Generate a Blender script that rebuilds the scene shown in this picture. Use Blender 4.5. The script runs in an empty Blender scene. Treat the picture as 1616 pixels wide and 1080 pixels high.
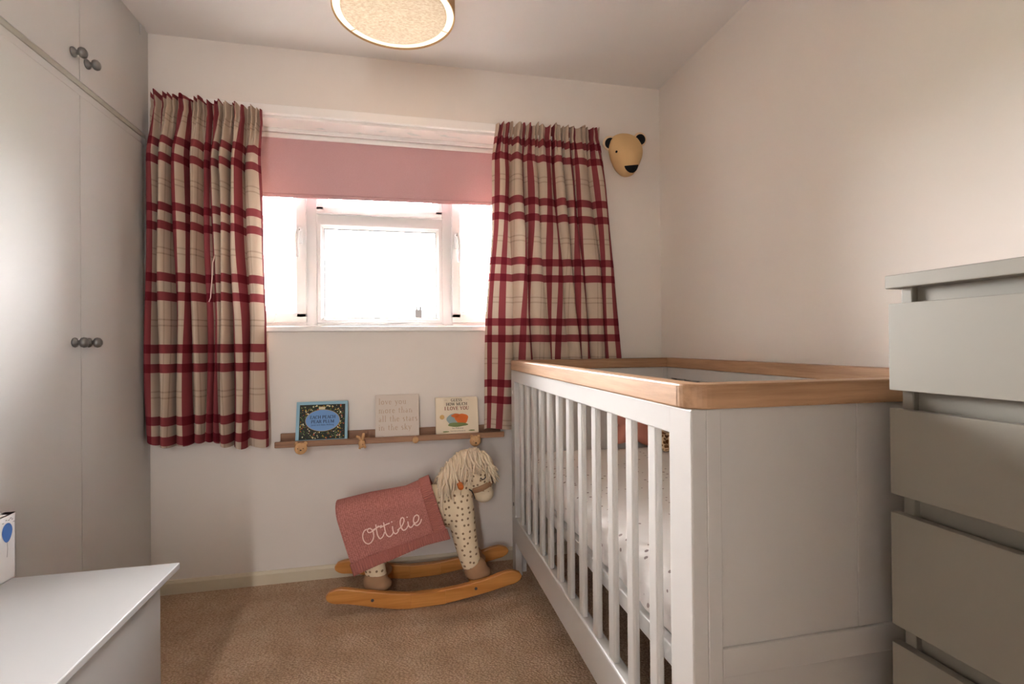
import bpy, bmesh, math, random
from mathutils import Vector, Matrix
from mathutils.bvhtree import BVHTree
random.seed(7)
PI = math.pi
sc = bpy.context.scene
C = sc.collection

# ------------------------------------------------------------------ camera
YAW, PITCH, ROLL, FPX = 0.21732, 0.00406, 0.008854, 792.31
fw = Vector((math.sin(YAW)*math.cos(PITCH), math.cos(YAW)*math.cos(PITCH), math.sin(PITCH)))
rt = Vector((math.cos(YAW), -math.sin(YAW), 0))
dn = fw.cross(rt)
r2 = rt*math.cos(ROLL) + dn*math.sin(ROLL)
d2 = -rt*math.sin(ROLL) + dn*math.cos(ROLL)
cam_d = bpy.data.cameras.new('camera')
cam = bpy.data.objects.new('camera', cam_d); C.objects.link(cam)
cam_d.sensor_fit = 'HORIZONTAL'; cam_d.sensor_width = 36; cam_d.lens = FPX/1616*36
cam_d.clip_start = 0.02; cam_d.clip_end = 300
M = Matrix(((r2.x, -d2.x, -fw.x), (r2.y, -d2.y, -fw.y), (r2.z, -d2.z, -fw.z))).to_4x4()
M.translation = Vector((0, -2.42, 1.0546))
cam.matrix_world = M
sc.camera = cam

# ------------------------------------------------------------------ world (bright overcast sky), exposure
W = bpy.data.worlds.new('overcast_sky'); sc.world = W; W.use_nodes = True
bg = W.node_tree.nodes['Background']
bg.inputs[0].default_value = (1.0, 0.985, 0.985, 1)
bg.inputs[1].default_value = 9.0
# portal in the window opening: only guides the sky's light through the glass
pl = bpy.data.lights.new('window_portal', 'AREA'); pl.shape = 'RECTANGLE'; pl.size = 1.5; pl.size_y = 0.66
pl.cycles.is_portal = True
po = bpy.data.objects.new('window_portal', pl); C.objects.link(po)
po.location = (-0.095, 0.26, 1.46); po.rotation_euler = (-PI/2, 0, 0)
pl2 = bpy.data.lights.new('fill_window_portal', 'AREA'); pl2.shape = 'RECTANGLE'; pl2.size = 0.07; pl2.size_y = 1.7  # portal for the added fill slot in the rear wall
pl2.cycles.is_portal = True
po2 = bpy.data.objects.new('fill_window_portal', pl2); C.objects.link(po2)
po2.location = (-0.42, -3.395, 1.15); po2.rotation_euler = (PI/2, 0, 0)
vs = sc.view_settings
sc.display_settings.display_device = 'sRGB'
vs.view_transform = 'Standard'; vs.look = 'None'; vs.gamma = 1.0; vs.use_curve_mapping = False
vs.exposure = 3.74
sc.cycles.max_bounces = 14; sc.cycles.diffuse_bounces = 9; sc.cycles.glossy_bounces = 4
sc.cycles.transparent_max_bounces = 12; sc.cycles.sample_clamp_indirect = 6.0
sc.cycles.use_denoising = True

# ------------------------------------------------------------------ helpers: materials
MATS = {}
def srgb(r, g, b):
    f = lambda c: (c/255/12.92 if c/255 <= 0.04045 else ((c/255+0.055)/1.055)**2.4)
    return (f(r), f(g), f(b), 1)
class G:
    """tiny node-graph builder"""
    def __init__(s, name):
        s.m = bpy.data.materials.new(name); s.m.use_nodes = True
        s.t = s.m.node_tree; s.n = s.t.nodes; s.b = s.n['Principled BSDF']; s.out = s.n['Material Output']
        MATS[name] = s.m
    def new(s, typ, **kw):
        n = s.n.new(typ)
        for k, v in kw.items(): setattr(n, k, v)
        return n
    def put(s, sock, v):
        if hasattr(v, 'is_output') or isinstance(v, bpy.types.NodeSocket): s.t.links.new(v, sock)
        else: sock.default_value = v
    def math(s, op, a, b=0.0, c=0.0):
        n = s.new('ShaderNodeMath', operation=op)
        s.put(n.inputs[0], a); s.put(n.inputs[1], b); s.put(n.inputs[2], c)
        return n.outputs[0]
    def mix(s, f, a, b):
        n = s.new('ShaderNodeMix', data_type='RGBA')
        s.put(n.inputs[0], f); s.put(n.inputs[6], a); s.put(n.inputs[7], b)
        return n.outputs[2]
    def coord(s, which='Object', scale=(1, 1, 1), rot=(0, 0, 0)):
        n = s.new('ShaderNodeTexCoord'); mp = s.new('ShaderNodeMapping')
        s.t.links.new(n.outputs[which], mp.inputs[0]); mp.inputs['Scale'].default_value = scale
        mp.inputs['Rotation'].default_value = rot
        return mp.outputs[0]
    def noise(s, vec, scale, detail=3, rough=0.5):
        n = s.new('ShaderNodeTexNoise'); s.put(n.inputs['Vector'], vec)
        n.inputs['Scale'].default_value = scale; n.inputs['Detail'].default_value = detail; n.inputs['Roughness'].default_value = rough
        return n.outputs[0]
    def ramp(s, v, stops):
        n = s.new('ShaderNodeValToRGB'); s.put(n.inputs[0], v); e = n.color_ramp.elements
        e[0].position, e[0].color = stops[0]; e[1].position, e[1].color = stops[-1]
        for p, c in stops[1:-1]:
            k = e.new(p); k.color = c
        return n.outputs[0]
    def bump(s, h, strength=0.3, dist=0.002):
        n = s.new('ShaderNodeBump'); s.put(n.inputs['Height'], h)
        n.inputs['Strength'].default_value = strength; n.inputs['Distance'].default_value = dist
        s.t.links.new(n.outputs[0], s.b.inputs['Normal'])
    def base(s, col, rough=0.5, metal=0.0, spec=0.5):
        s.put(s.b.inputs['Base Color'], col); s.b.inputs['Roughness'].default_value = rough
        s.b.inputs['Metallic'].default_value = metal; s.b.inputs['Specular IOR Level'].default_value = spec
        return s
    def translucent(s, col, amount):
        tr = s.new('ShaderNodeBsdfTranslucent'); s.put(tr.inputs[0], col)
        mx = s.new('ShaderNodeMixShader'); mx.inputs[0].default_value = amount
        s.t.links.new(s.b.outputs[0], mx.inputs[1]); s.t.links.new(tr.outputs[0], mx.inputs[2])
        s.t.links.new(mx.outputs[0], s.out.inputs[0])
def plain(name, col, rough=0.5, metal=0.0, spec=0.5, bump=None, var=0.0):
    g = G(name)
    c = col
    if var:
        v = g.noise(g.coord(), 3.0, 4)
        c = g.mix(v, tuple(x*(1-var) for x in col[:3])+(1,), tuple(min(1, x*(1+var)) for x in col[:3])+(1,))
    g.base(c, rough, metal, spec)
    if bump: g.bump(g.noise(g.coord(), bump[0], 4), bump[1], bump[2] if len(bump) > 2 else 0.002)
    return g.m
def wood(name, dark, light, axis, scale=1.0, rough=0.5):
    g = G(name); s = [55*scale]*3; s[axis] = 3.0*scale
    v = g.coord(scale=tuple(s)); n1 = g.noise(v, 1.0, 5, 0.65)
    s2 = [9*scale]*3; s2[axis] = 0.8*scale
    n2 = g.noise(g.coord(scale=tuple(s2)), 1.0, 2)
    f = g.math('ADD', g.math('MULTIPLY', n1, 0.65), g.math('MULTIPLY', n2, 0.4))
    g.base(g.ramp(f, [(0.38, dark), (0.66, light)]), rough, 0, 0.4)
    g.bump(n1, 0.08, 0.001)
    return g.m

plain('wall_paint', (0.73, 0.677, 0.628, 1), 0.85, spec=0.2, bump=(28, 0.12, 0.003), var=0.012)
plain('ceiling_paint', (0.75, 0.72, 0.695, 1), 0.9, spec=0.2, bump=(40, 0.15, 0.003))
plain('skirting_paint', (0.62, 0.55, 0.42, 1), 0.45, bump=(30, 0.08), var=0.05)
plain('wardrobe_paint', (0.53, 0.525, 0.517, 1), 0.6, spec=0.10, bump=(60, 0.05), var=0.015)
plain('wardrobe_trim_paint', (0.38, 0.365, 0.32, 1), 0.4)
plain('white_paint', (0.50, 0.483, 0.462, 1), 0.4, bump=(50, 0.03))
plain('white_gloss', (0.82, 0.79, 0.765, 1), 0.32, bump=(30, 0.05))
plain('white_laminate', (0.36, 0.355, 0.35, 1), 0.5, spec=0.3, bump=(70, 0.03))
plain('chest_paint', (0.235, 0.218, 0.186, 1), 0.55, spec=0.3, bump=(45, 0.03), var=0.02)
plain('pvc', (0.62, 0.62, 0.62, 1), 0.35)
plain('seal', (0.12, 0.12, 0.13, 1), 0.6)
plain('added_door_brown', srgb(96, 66, 46), 0.5)
plain('pewter', (0.22, 0.215, 0.21, 1), 0.36, metal=0.9)
plain('screw', (0.10, 0.09, 0.09, 1), 0.4, metal=0.6)
plain('dark_gap', (0.06, 0.055, 0.05, 1), 0.9)
wood('oak_y', srgb(134, 98, 68), srgb(178, 140, 106), 1)
wood('oak_x', srgb(134, 98, 68), srgb(178, 140, 106), 0)
wood('walnut_x', srgb(112, 78, 56), srgb(160, 120, 90), 0)
wood('pine_x', srgb(168, 106, 48), srgb(206, 144, 78), 0, 0.8, 0.32)
wood('beech', srgb(170, 126, 82), srgb(206, 164, 118), 2, 1.5)
plain('orange_wood', srgb(190, 96, 28), 0.4)
# carpet
g = G('carpet')
co = g.coord()
vo = g.new('ShaderNodeTexVoronoi'); g.put(vo.inputs['Vector'], g.coord(scale=(1.0, 1.5, 1), rot=(0, 0, 0.6))); vo.inputs['Scale'].default_value = 105; vo.inputs['Randomness'].default_value = 0.8
n1 = g.noise(co, 160, 4, 0.7); n2 = g.noise(co, 9, 3); n3 = g.noise(co, 2.2, 2)
f = g.math('ADD', g.math('ADD', g.math('MULTIPLY', n1, 0.55), g.math('MULTIPLY', n2, 0.25)), g.math('MULTIPLY', n3, 0.2))
col = g.ramp(f, [(0.3, srgb(158, 130, 104)), (0.5, srgb(206, 178, 150)), (0.7, srgb(238, 214, 190))])
col = g.mix(g.math('MULTIPLY', vo.outputs['Distance'], 0.75), col, srgb(134, 104, 80))
g.base(col, 0.95, 0, 0.1)
hgt = g.math('SUBTRACT', g.math('MULTIPLY', n1, 0.7), vo.outputs['Distance'])
g.bump(hgt, 0.9, 0.006)
# glass
g = G('window_glass'); g.n.remove(g.b)
tr = g.new('ShaderNodeBsdfTransparent'); gl = g.new('ShaderNodeBsdfGlossy'); gl.inputs['Roughness'].default_value = 0.02
fr = g.new('ShaderNodeFresnel'); fr.inputs[0].default_value = 1.45; mx = g.new('ShaderNodeMixShader')
g.t.links.new(fr.outputs[0], mx.inputs[0]); g.t.links.new(tr.outputs[0], mx.inputs[1]); g.t.links.new(gl.outputs[0], mx.inputs[2])
g.t.links.new(mx.outputs[0], g.out.inputs[0])
# plaid curtain cloth, u/v in metres of cloth
g = G('plaid_cloth')
uv = g.new('ShaderNodeTexCoord').outputs['UV']; sep = g.new('ShaderNodeSeparateXYZ'); g.t.links.new(uv, sep.inputs[0])
U, V = sep.outputs[0], sep.outputs[1]
def stripe(v, off, per, wid):
    m = g.math('FLOORED_MODULO', g.math('ADD', v, per/2-off), per)
    return g.math('LESS_THAN', g.math('ABSOLUTE', g.math('SUBTRACT', m, per/2)), wid/2)
def pair(v, off, w=0.036):
    return g.math('MAXIMUM', stripe(v, off-0.0395, 0.2925, w), stripe(v, off+0.0395, 0.2925, w))
su, sv = pair(U, 0.10, 0.042), pair(V, 0.0)
lines = g.math('ADD', stripe(U, 0.10+0.134, 0.2925, 0.005), stripe(U, 0.10+0.158, 0.2925, 0.005))
lines2 = g.math('ADD', stripe(V, 0.134, 0.2925, 0.006), stripe(V, 0.158, 0.2925, 0.006))
weave = g.noise(g.coord('UV', (900, 900, 1)), 1.0, 2)
cream = g.mix(g.math('MULTIPLY', g.math('ADD', lines, lines2), 0.5), srgb(190, 171, 153), srgb(140, 122, 106))
one = g.mix(weave, srgb(118, 44, 52), srgb(142, 68, 72))
c1 = g.mix(g.math('MAXIMUM', su, sv), cream, one)
c2 = g.mix(g.math('MULTIPLY', su, sv), c1, srgb(98, 10, 30))
c2 = g.mix(g.math('MULTIPLY', weave, 0.12), c2, srgb(120, 100, 90))
g.base(c2, 0.9, 0, 0.1); g.bump(weave, 0.15, 0.001)
g.translucent(c2, 0.02)
# blind
g = G('blind_cloth'); w = g.noise(g.coord(scale=(260, 260, 260)), 1.0, 2)
c = g.mix(w, srgb(184, 145, 148), srgb(194, 158, 160)); g.base(c, 0.85, 0, 0.1); g.translucent(c, 0.0015)
# pink knit (uv in metres on the blanket)
g = G('pink_knit')
uvk = g.coord('UV'); vo = g.new('ShaderNodeTexVoronoi'); g.put(vo.inputs['Vector'], uvk); vo.inputs['Scale'].default_value = 135; vo.inputs['Randomness'].default_value = 0.35
sp = g.new('ShaderNodeSeparateXYZ'); g.t.links.new(uvk, sp.inputs[0])
c = g.mix(vo.outputs['Distance'], srgb(206, 140, 130), srgb(122, 70, 64)); g.base(c, 0.95, 0, 0.1)
g.bump(vo.outputs['Distance'], -0.6 if False else 0.6, 0.004)
g.n['Bump'].invert = True
# pink rib edge of the blanket
g = G('pink_rib'); uvk = g.coord('UV'); sp = g.new('ShaderNodeSeparateXYZ'); g.t.links.new(uvk, sp.inputs[0])
n = g.noise(uvk, 500, 2); g.base(g.mix(n, srgb(152, 92, 84), srgb(190, 126, 116)), 0.95, 0, 0.1); g.bump(n, 0.4, 0.002)
# dotted plush
g = G('dotted_plush')
vo = g.new('ShaderNodeTexVoronoi', voronoi_dimensions='2D'); g.put(vo.inputs['Vector'], g.coord(rot=(PI/2, 0, 0))); vo.inputs['Scale'].default_value = 40; vo.inputs['Randomness'].default_value = 0.55
dot = g.math('LESS_THAN', vo.outputs['Distance'], 0.19)
g.base(g.mix(dot, srgb(226, 208, 178), srgb(140, 116, 92)), 0.9, 0, 0.1); g.bump(g.noise(g.coord(), 400, 2), 0.25, 0.001)
plain('cream_plush', srgb(226, 210, 182), 0.9, spec=0.1, bump=(350, 0.25, 0.001))
plain('taupe_plush', srgb(164, 128, 98), 0.92, spec=0.1, bump=(350, 0.35, 0.001))
plain('rope', srgb(222, 204, 178), 0.9, spec=0.1, bump=(600, 0.5, 0.001))
plain('cream_thread', srgb(240, 214, 204), 0.8, spec=0.1)
plain('black_felt', (0.012, 0.012, 0.013, 1), 0.9, spec=0.1, bump=(500, 0.3, 0.001))
plain('cream_felt', srgb(212, 178, 130), 0.92, spec=0.1, bump=(420, 0.3, 0.001))
plain('cream_felt_pale', srgb(222, 196, 164), 0.92, spec=0.1, bump=(420, 0.3, 0.001))
plain('black_thread', (0.02, 0.018, 0.02, 1), 0.6)
plain('pink_plush', srgb(204, 138, 120), 0.9, spec=0.1, bump=(300, 0.2, 0.001))
# sheet with tiny sprigs
g = G('sprig_sheet')
vo = g.new('ShaderNodeTexVoronoi'); g.put(vo.inputs['Vector'], g.coord(scale=(1, 1, 1))); vo.inputs['Scale'].default_value = 34; vo.inputs['Randomness'].default_value = 0.5
dot = g.math('LESS_THAN', vo.outputs['Distance'], 0.18)
g.base(g.mix(dot, (0.70, 0.665, 0.64, 1), srgb(142, 128, 126)), 0.9, 0, 0.1); g.bump(g.noise(g.coord(), 14, 3), 0.4, 0.01)
# patchy plush
g = G('patchy_plush'); vo = g.new('ShaderNodeTexVoronoi'); vo.feature = 'DISTANCE_TO_EDGE'; g.put(vo.inputs['Vector'], g.coord()); vo.inputs['Scale'].default_value = 38
g.base(g.mix(g.math('LESS_THAN', vo.outputs['Distance'], 0.12), srgb(112, 74, 44), srgb(220, 192, 158)), 0.95, 0, 0.1)
# lamp
plain('shade_cloth', srgb(186, 150, 112), 0.95, spec=0.1, bump=(220, 0.8, 0.004))
g = G('boucle'); v = g.noise(g.coord(scale=(1, 2.2, 1)), 95, 3, 0.6)
g.base(g.ramp(v, [(0.35, srgb(220, 190, 168)), (0.65, srgb(244, 226, 210))]), 0.95, 0, 0.1); g.bump(v, 0.6, 0.004)
g = G('lamp_glow'); g.base((1, 0.9, 0.7, 1), 0.6); g.b.inputs['Emission Color'].default_value = (1.0, 0.80, 0.50, 1); g.b.inputs['Emission Strength'].default_value = 0.085
# print colours
for nm, c in dict(book_blue=(140, 178, 196), book_dark=(38, 42, 34), oval_blue=(108, 146, 196), oval_rim=(176, 150, 96), ink_navy=(34, 44, 66), book_cream=(222, 208, 184), ink_black=(44, 38, 36),
        ink_red=(126, 44, 34), art_orange=(206, 104, 40), art_green=(112, 124, 74), art_blue=(150, 168, 166), seal_gold=(196, 160, 100), ink_tan=(182, 158, 136), canvas=(206, 194, 183), page=(214, 202, 186),
        balloon_blue=(62, 104, 170), box_white=(214, 212, 212), bird_grey=(70, 70, 74), string_grey=(150, 150, 150), fl_red=(186, 84, 60), fl_yel=(200, 160, 70), fl_cream=(212, 198, 160), fl_green=(84, 104, 56), fl_ochre=(180, 130, 36), brick_far=(20, 18, 17), roof_far=(11, 10, 10), ground_far=(120, 124, 110)).items():
    plain(nm, srgb(*c), 0.6, spec=0.0 if nm.endswith('_far') else 0.3)

# ------------------------------------------------------------------ helpers: geometry
def wl(p):
    v = Vector((0, 0, 0))
    while p is not None:
        v += p.location; p = p.parent
    return v
def tag(o, label=None, cat=None, group=None, kind=None):
    if label: o['label'] = label
    if cat: o['category'] = cat
    if group: o['group'] = group
    if kind: o['kind'] = kind
    return o
def thing(name, label, cat, loc, group=None, kind=None):
    o = bpy.data.objects.new(name, None); C.objects.link(o); o.location = loc; o.empty_display_size = 0.05
    return tag(o, label, cat, group, kind)
def link(name, me, mat, parent=None, smooth=False, base=None, mats=None):
    """me is in world coordinates; shift it to the object's own frame"""
    o = bpy.data.objects.new(name, me); C.objects.link(o)
    if parent is not None:
        off = wl(parent); o.parent = parent
    else:
        if base is None:
            xs = [v.co for v in me.vertices]
            base = Vector(((min(v.x for v in xs)+max(v.x for v in xs))/2, (min(v.y for v in xs)+max(v.y for v in xs))/2, min(v.z for v in xs)))
        off = Vector(base); o.location = off
    me.transform(Matrix.Translation(-off))
    for m in (mats or [mat]): me.materials.append(MATS[m])
    if smooth:
        for p in me.polygons: p.use_smooth = True
    me.update()
    return o
class MB:
    def __init__(s): s.bm = bmesh.new()
    def box(s, lo, hi, bev=0.0, seg=2):
        b = bmesh.new(); bmesh.ops.create_cube(b, size=1)
        lo, hi = Vector(lo), Vector(hi)
        for v in b.verts: v.co = Vector([(lo[i]+hi[i])/2 + v.co[i]*(hi[i]-lo[i]) for i in range(3)])
        if bev: bmesh.ops.bevel(b, geom=b.edges[:], offset=bev, segments=seg, profile=0.5, affect='EDGES')
        s.join(b); return s
    def join(s, b, mat=None):
        if mat is not None: bmesh.ops.transform(b, matrix=mat, verts=b.verts)
        me = bpy.data.meshes.new('t'); b.to_mesh(me); b.free(); s.bm.from_mesh(me); bpy.data.meshes.remove(me)
    def prism(s, poly, axis, a, c, bev=0.0):
        """poly: 2-D points in the other two axes (in x,y,z order), extruded along axis from a to c"""
        b = bmesh.new()
        def P(p, t):
            q = list(p); q.insert(axis, t); return q
        vs_ = [b.verts.new(P(p, a)) for p in poly]; f = b.faces.new(vs_)
        r = bmesh.ops.extrude_face_region(b, geom=[f])
        d = [0, 0, 0]; d[axis] = c-a
        bmesh.ops.translate(b, vec=d, verts=[v for v in r['geom'] if isinstance(v, bmesh.types.BMVert)])
        bmesh.ops.recalc_face_normals(b, faces=b.faces)
        if bev:
            es = [e for e in b.edges if len(e.link_faces) == 2 and e.calc_face_angle(0) > 0.9]
            bmesh.ops.bevel(b, geom=es, offset=bev, segments=2, profile=0.5, affect='EDGES')
        s.join(b); return s
    def tube(s, pts, radii, n=10, caps=True, up=(0.13, 0.21, 1)):
        pts = [Vector(p) for p in pts]
        if not hasattr(radii, '__len__'): radii = [radii]*len(pts)
        b = bmesh.new(); rings = []
        up = Vector(up).normalized()
        for i, p in enumerate(pts):
            t = (pts[min(i+1, len(pts)-1)]-pts[max(i-1, 0)]).normalized()
            a = up - t*up.dot(t)
            if a.length < 1e-3: a = Vector((1, 0, 0)) - t*t.x
            a.normalize(); c_ = t.cross(a); up = a
            r = radii[i]; ra, rc = (r, r) if not hasattr(r, '__len__') else r
            rings.append([b.verts.new(p + a*math.cos(2*PI*k/n)*ra + c_*math.sin(2*PI*k/n)*rc) for k in range(n)])
        for i in range(len(rings)-1):
            for k in range(n):
                b.faces.new((rings[i][k], rings[i][(k+1) % n], rings[i+1][(k+1) % n], rings[i+1][k]))
        if caps:
            b.faces.new(rings[0][::-1]); b.faces.new(rings[-1])
        bmesh.ops.recalc_face_normals(b, faces=b.faces)
        s.join(b); return s
    def ball(s, c, r, u=16, v=10, rot=None):
        b = bmesh.new(); bmesh.ops.create_uvsphere(b, u_segments=u, v_segments=v, radius=1)
        rr = r if hasattr(r, '__len__') else (r, r, r)
        m = Matrix.Translation(Vector(c)) @ (rot or Matrix.Identity(4)) @ Matrix.Diagonal((rr[0], rr[1], rr[2], 1))
        s.join(b, m); return s
    def lathe(s, prof, c, axis=(0, 0, 1), n=24):
        """prof: (radius, height) pairs along axis from c"""
        ax = Vector(axis).normalized(); q = Vector((0, 0, 1)).rotation_difference(ax).to_matrix().to_4x4()
        b = bmesh.new(); rings = []
        for r, h in prof:
            rings.append([b.verts.new((r*math.cos(2*PI*k/n), r*math.sin(2*PI*k/n), h)) for k in range(n)])
        for i in range(len(rings)-1):
            for k in range(n): b.faces.new((rings[i][k], rings[i][(k+1) % n], rings[i+1][(k+1) % n], rings[i+1][k]))
        closed = prof[0] == prof[-1]
        if prof[0][0] > 1e-6 and not closed: b.faces.new(rings[0][::-1])
        if prof[-1][0] > 1e-6 and not closed: b.faces.new(rings[-1])
        bmesh.ops.remove_doubles(b, verts=b.verts, dist=1e-6); bmesh.ops.recalc_face_normals(b, faces=b.faces)
        s.join(b, Matrix.Translation(Vector(c)) @ q); return s
    def mesh(s, name='m'):
        me = bpy.data.meshes.new(name); s.bm.to_mesh(me); s.bm.free(); return me
    def build(s, name, mat, parent=None, smooth=False, base=None):
        return link(name, s.mesh(name), mat, parent, smooth, base)
def box(name, lo, hi, mat, parent=None, bev=0.002, base=None):
    return MB().box(lo, hi, bev).build(name, mat, parent, False, base)
def remesh(mb, voxel, smooth_it=6, factor=0.6):
    me = mb.mesh('raw'); o = bpy.data.objects.new('raw', me); C.objects.link(o)
    m = o.modifiers.new('r', 'REMESH'); m.mode = 'VOXEL'; m.voxel_size = voxel
    m = o.modifiers.new('s', 'SMOOTH'); m.iterations = smooth_it; m.factor = factor
    dg = bpy.context.evaluated_depsgraph_get(); ev = o.evaluated_get(dg)
    out = bpy.data.meshes.new_from_object(ev); out.materials.clear()
    bpy.data.objects.remove(o); bpy.data.meshes.remove(me)
    return out
def structure(name, mb_or_me, mat, label, base=None):
    me = mb_or_me.mesh(name) if isinstance(mb_or_me, MB) else mb_or_me
    return tag(link(name, me, mat, None, False, base), label, None, None, 'structure')
def lerp(a, b, t): return a+(b-a)*t
def interp(tab, x):
    """piecewise-linear table of (x, value)"""
    if x <= tab[0][0]: return tab[0][1]
    for (a, p), (b, q) in zip(tab, tab[1:]):
        if x <= b: return lerp(p, q, (x-a)/(b-a))
    return tab[-1][1]
def sstep(a, b, x):
    t = max(0, min(1, (x-a)/(b-a))); return t*t*(3-2*t)

# ------------------------------------------------------------------ the room shell
XL, XR, ZC, YR = -1.034, 1.343, 2.395, -3.3
WX0, WX1, WZ0, WZ1 = -0.86, 0.67, 1.121, 2.087       # window opening
structure('floor', MB().box((-1.7, YR-0.1, -0.1), (XR+0.1, 0.1, 0)), 'carpet', 'brown beige loop pile carpet')
structure('ceiling', MB().box((-1.7, YR-0.1, ZC), (XR+0.1, 0.3, ZC+0.1)), 'ceiling_paint', 'off-white painted ceiling')
m = MB()
m.box((-1.7, 0, 0), (WX0, 0.26, ZC)).box((WX1, 0, 0), (XR+0.1, 0.26, ZC)).box((WX0, 0, 0), (WX1, 0.26, WZ0)).box((WX0, 0, WZ1), (WX1, 0.26, ZC))
structure('wall_back', m, 'wall_paint', 'cream painted wall around the window')
structure('wall_right', MB().box((XR, YR-0.1, 0), (XR+0.1, 0, ZC)), 'wall_paint', 'cream painted wall behind the cot')
SX0, SX1, SZ0, SZ1 = -0.455, -0.385, 0.30, 2.00        # narrow glazed slot, added behind the camera to let in fill daylight
m = MB().box((-1.7, YR-0.1, 0), (SX0, YR, ZC)).box((SX1, YR-0.1, 0), (XR, YR, ZC)).box((SX0, YR-0.1, 0), (SX1, YR, SZ0)).box((SX0, YR-0.1, SZ1), (SX1, YR, ZC))
structure('wall_rear', m, 'wall_paint', 'cream painted wall opposite the window')
fl = thing('added_fill_window', 'narrow glazed slot added out of view to let in fill daylight', None, ((SX0+SX1)/2, YR-0.05, SZ0), None, 'structure')
MB().box((SX0, YR-0.05, SZ0), (SX1, YR-0.02, SZ0+0.012)).box((SX0, YR-0.05, SZ1-0.012), (SX1, YR-0.02, SZ1)).box((SX0, YR-0.05, SZ0), (SX0+0.012, YR-0.02, SZ1)).box((SX1-0.012, YR-0.05, SZ0), (SX1, YR-0.02, SZ1)).build('frame', 'white_gloss', fl)
box('glass_pane', (SX0+0.012, YR-0.037, SZ0+0.012), (SX1-0.012, YR-0.033, SZ1-0.012), 'window_glass', fl, 0)
structure('wall_left', MB().box((-1.7, YR, 0), (XL, -1.74, ZC)).box((-1.7, -1.74, 0), (-1.62, 0, ZC)), 'wall_paint', 'cream painted wall beyond the built-in wardrobe')
m = MB()
m.prism([(0, 0), (-0.016, 0), (-0.016, 0.046), (-0.008, 0.057), (0, 0.057)], 0, XL, XR)
structure('baseboard_back', m, 'skirting_paint', 'low cream skirting board under the window wall')
m = MB().prism([(XR, 0), (XR-0.016, 0), (XR-0.016, 0.046), (XR-0.008, 0.057), (XR, 0.057)], 1, YR, -0.016)
structure('baseboard_right', m, 'skirting_paint', 'low cream skirting board along the cot wall')

dr = thing('added_dark_door', 'brown panelled door added out of view to absorb bounce light', None, (0.1, YR+0.02, 0), None, 'structure')  # unseen door, added in a dark colour to reduce bounce from the rear
box('leaf', (-0.32, YR+0.001, 0.005), (0.52, YR+0.030, 2.0), 'added_door_brown', dr, 0.002)
for z0_, z1_ in ((0.15, 0.95), (1.1, 1.85)):
    for x0_ in (-0.22, 0.14): box('panel', (x0_, YR+0.030, z0_), (x0_+0.28, YR+0.036, z1_), 'added_door_brown', dr, 0.002)
MB().lathe([(0, 0), (0.02, 0), (0.012, 0.01), (0.012, 0.03), (0.025, 0.045), (0.02, 0.06), (0, 0.062)], (-0.27, YR+0.030, 1.0), (0, 1, 0)).build('door_knob', 'pewter', dr, True)

# ------------------------------------------------------------------ window
win = thing('window_1', 'white plastic casement window with three lights above the sill', None, (-0.095, 0.2, WZ0), None, 'structure')
FY0, FY1 = 0.165, 0.235
zb, zt = 1.145, WZ1-0.005
m = MB()   # outer frame
m.box((WX0, FY0+0.01, zb), (WX1, FY1, zb+0.035), 0.003).box((WX0, FY0+0.01, zt-0.04), (WX1, FY1, zt), 0.003)
m.box((WX0, FY0+0.01, zb), (WX0+0.04, FY1, zt), 0.003).box((WX1-0.04, FY0+0.01, zb), (WX1, FY1, zt), 0.003)
m.build('outer_frame', 'pvc', win)
for x in (-0.424, 0.236):
    MB().box((x-0.027, FY0+0.004, zb+0.01), (x+0.027, FY1, zt-0.01), 0.004).build('mullion', 'pvc', win)
MB().box((-0.40, FY0+0.004, 1.655), (0.21, FY1, 1.705), 0.004).build('transom', 'pvc', win)
def sash(name, x0, x1, z0, z1, wdt, proud, parent):
    m = MB()
    y0, y1 = FY0-proud, FY1-0.01
    def bar(a, b, c_, d): # chamfered mitred bars
        m.box(a, b, 0.004)
    bar((x0, y0, z0), (x1, y1, z0+wdt), 0, 0); bar((x0, y0, z1-wdt), (x1, y1, z1), 0, 0)
    bar((x0, y0, z0+wdt*0.5), (x0+wdt, y1, z1-wdt*0.5), 0, 0); bar((x1-wdt, y0, z0+wdt*0.5), (x1, y1, z1-wdt*0.5), 0, 0)
    # glazing bead, sloped
    w2 = wdt+0.012
    for (p, q) in (((x0+wdt, z0+wdt), (x1-wdt, z0+wdt)), ((x0+wdt, z1-wdt), (x1-wdt, z1-wdt))):
        s_ = 1 if p[1] < (z0+z1)/2 else -1
        m.prism([(y0+0.006, p[1]-0.004*s_), (y0+0.022, p[1]+0.012*s_), (y0+0.04, p[1]+0.012*s_), (y0+0.04, p[1]-0.004*s_)], 0, p[0], q[0])
    for xx, s_ in ((x0+wdt, 1), (x1-wdt, -1)):
        m.prism([(xx-0.004*s_, y0+0.006), (xx+0.012*s_, y0+0.022), (xx+0.012*s_, y0+0.04), (xx-0.004*s_, y0+0.04)], 2, z0+wdt, z1-wdt)
    f = m.build(name, 'pvc', parent)
    m = MB()
    a0, a1, c0, c1 = x0+w2, x1-w2, z0+w2, z1-w2
    t = 0.0035; ys = y0+0.024
    m.box((a0, ys, c1-t), (a1, ys+0.01, c1)).box((a0, ys, c0), (a0+t, ys+0.01, c1)).box((a1-t, ys, c0), (a1, ys+0.01, c1))
    m.build('gasket', 'seal' if name != 'casement' else 'pvc', f)
    box('glass_pane', (x0+wdt, y0+0.030, z0+wdt), (x1-wdt, y0+0.036, z1-wdt), 'window_glass', f, 0)
    return f
c_l = sash('casement', WX0+0.03, -0.444, zb+0.022, zt-0.03, 0.046, 0.012, win)
c_r = sash('casement', 0.256, WX1-0.03, zb+0.022, zt-0.03, 0.046, 0.012, win)
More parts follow.
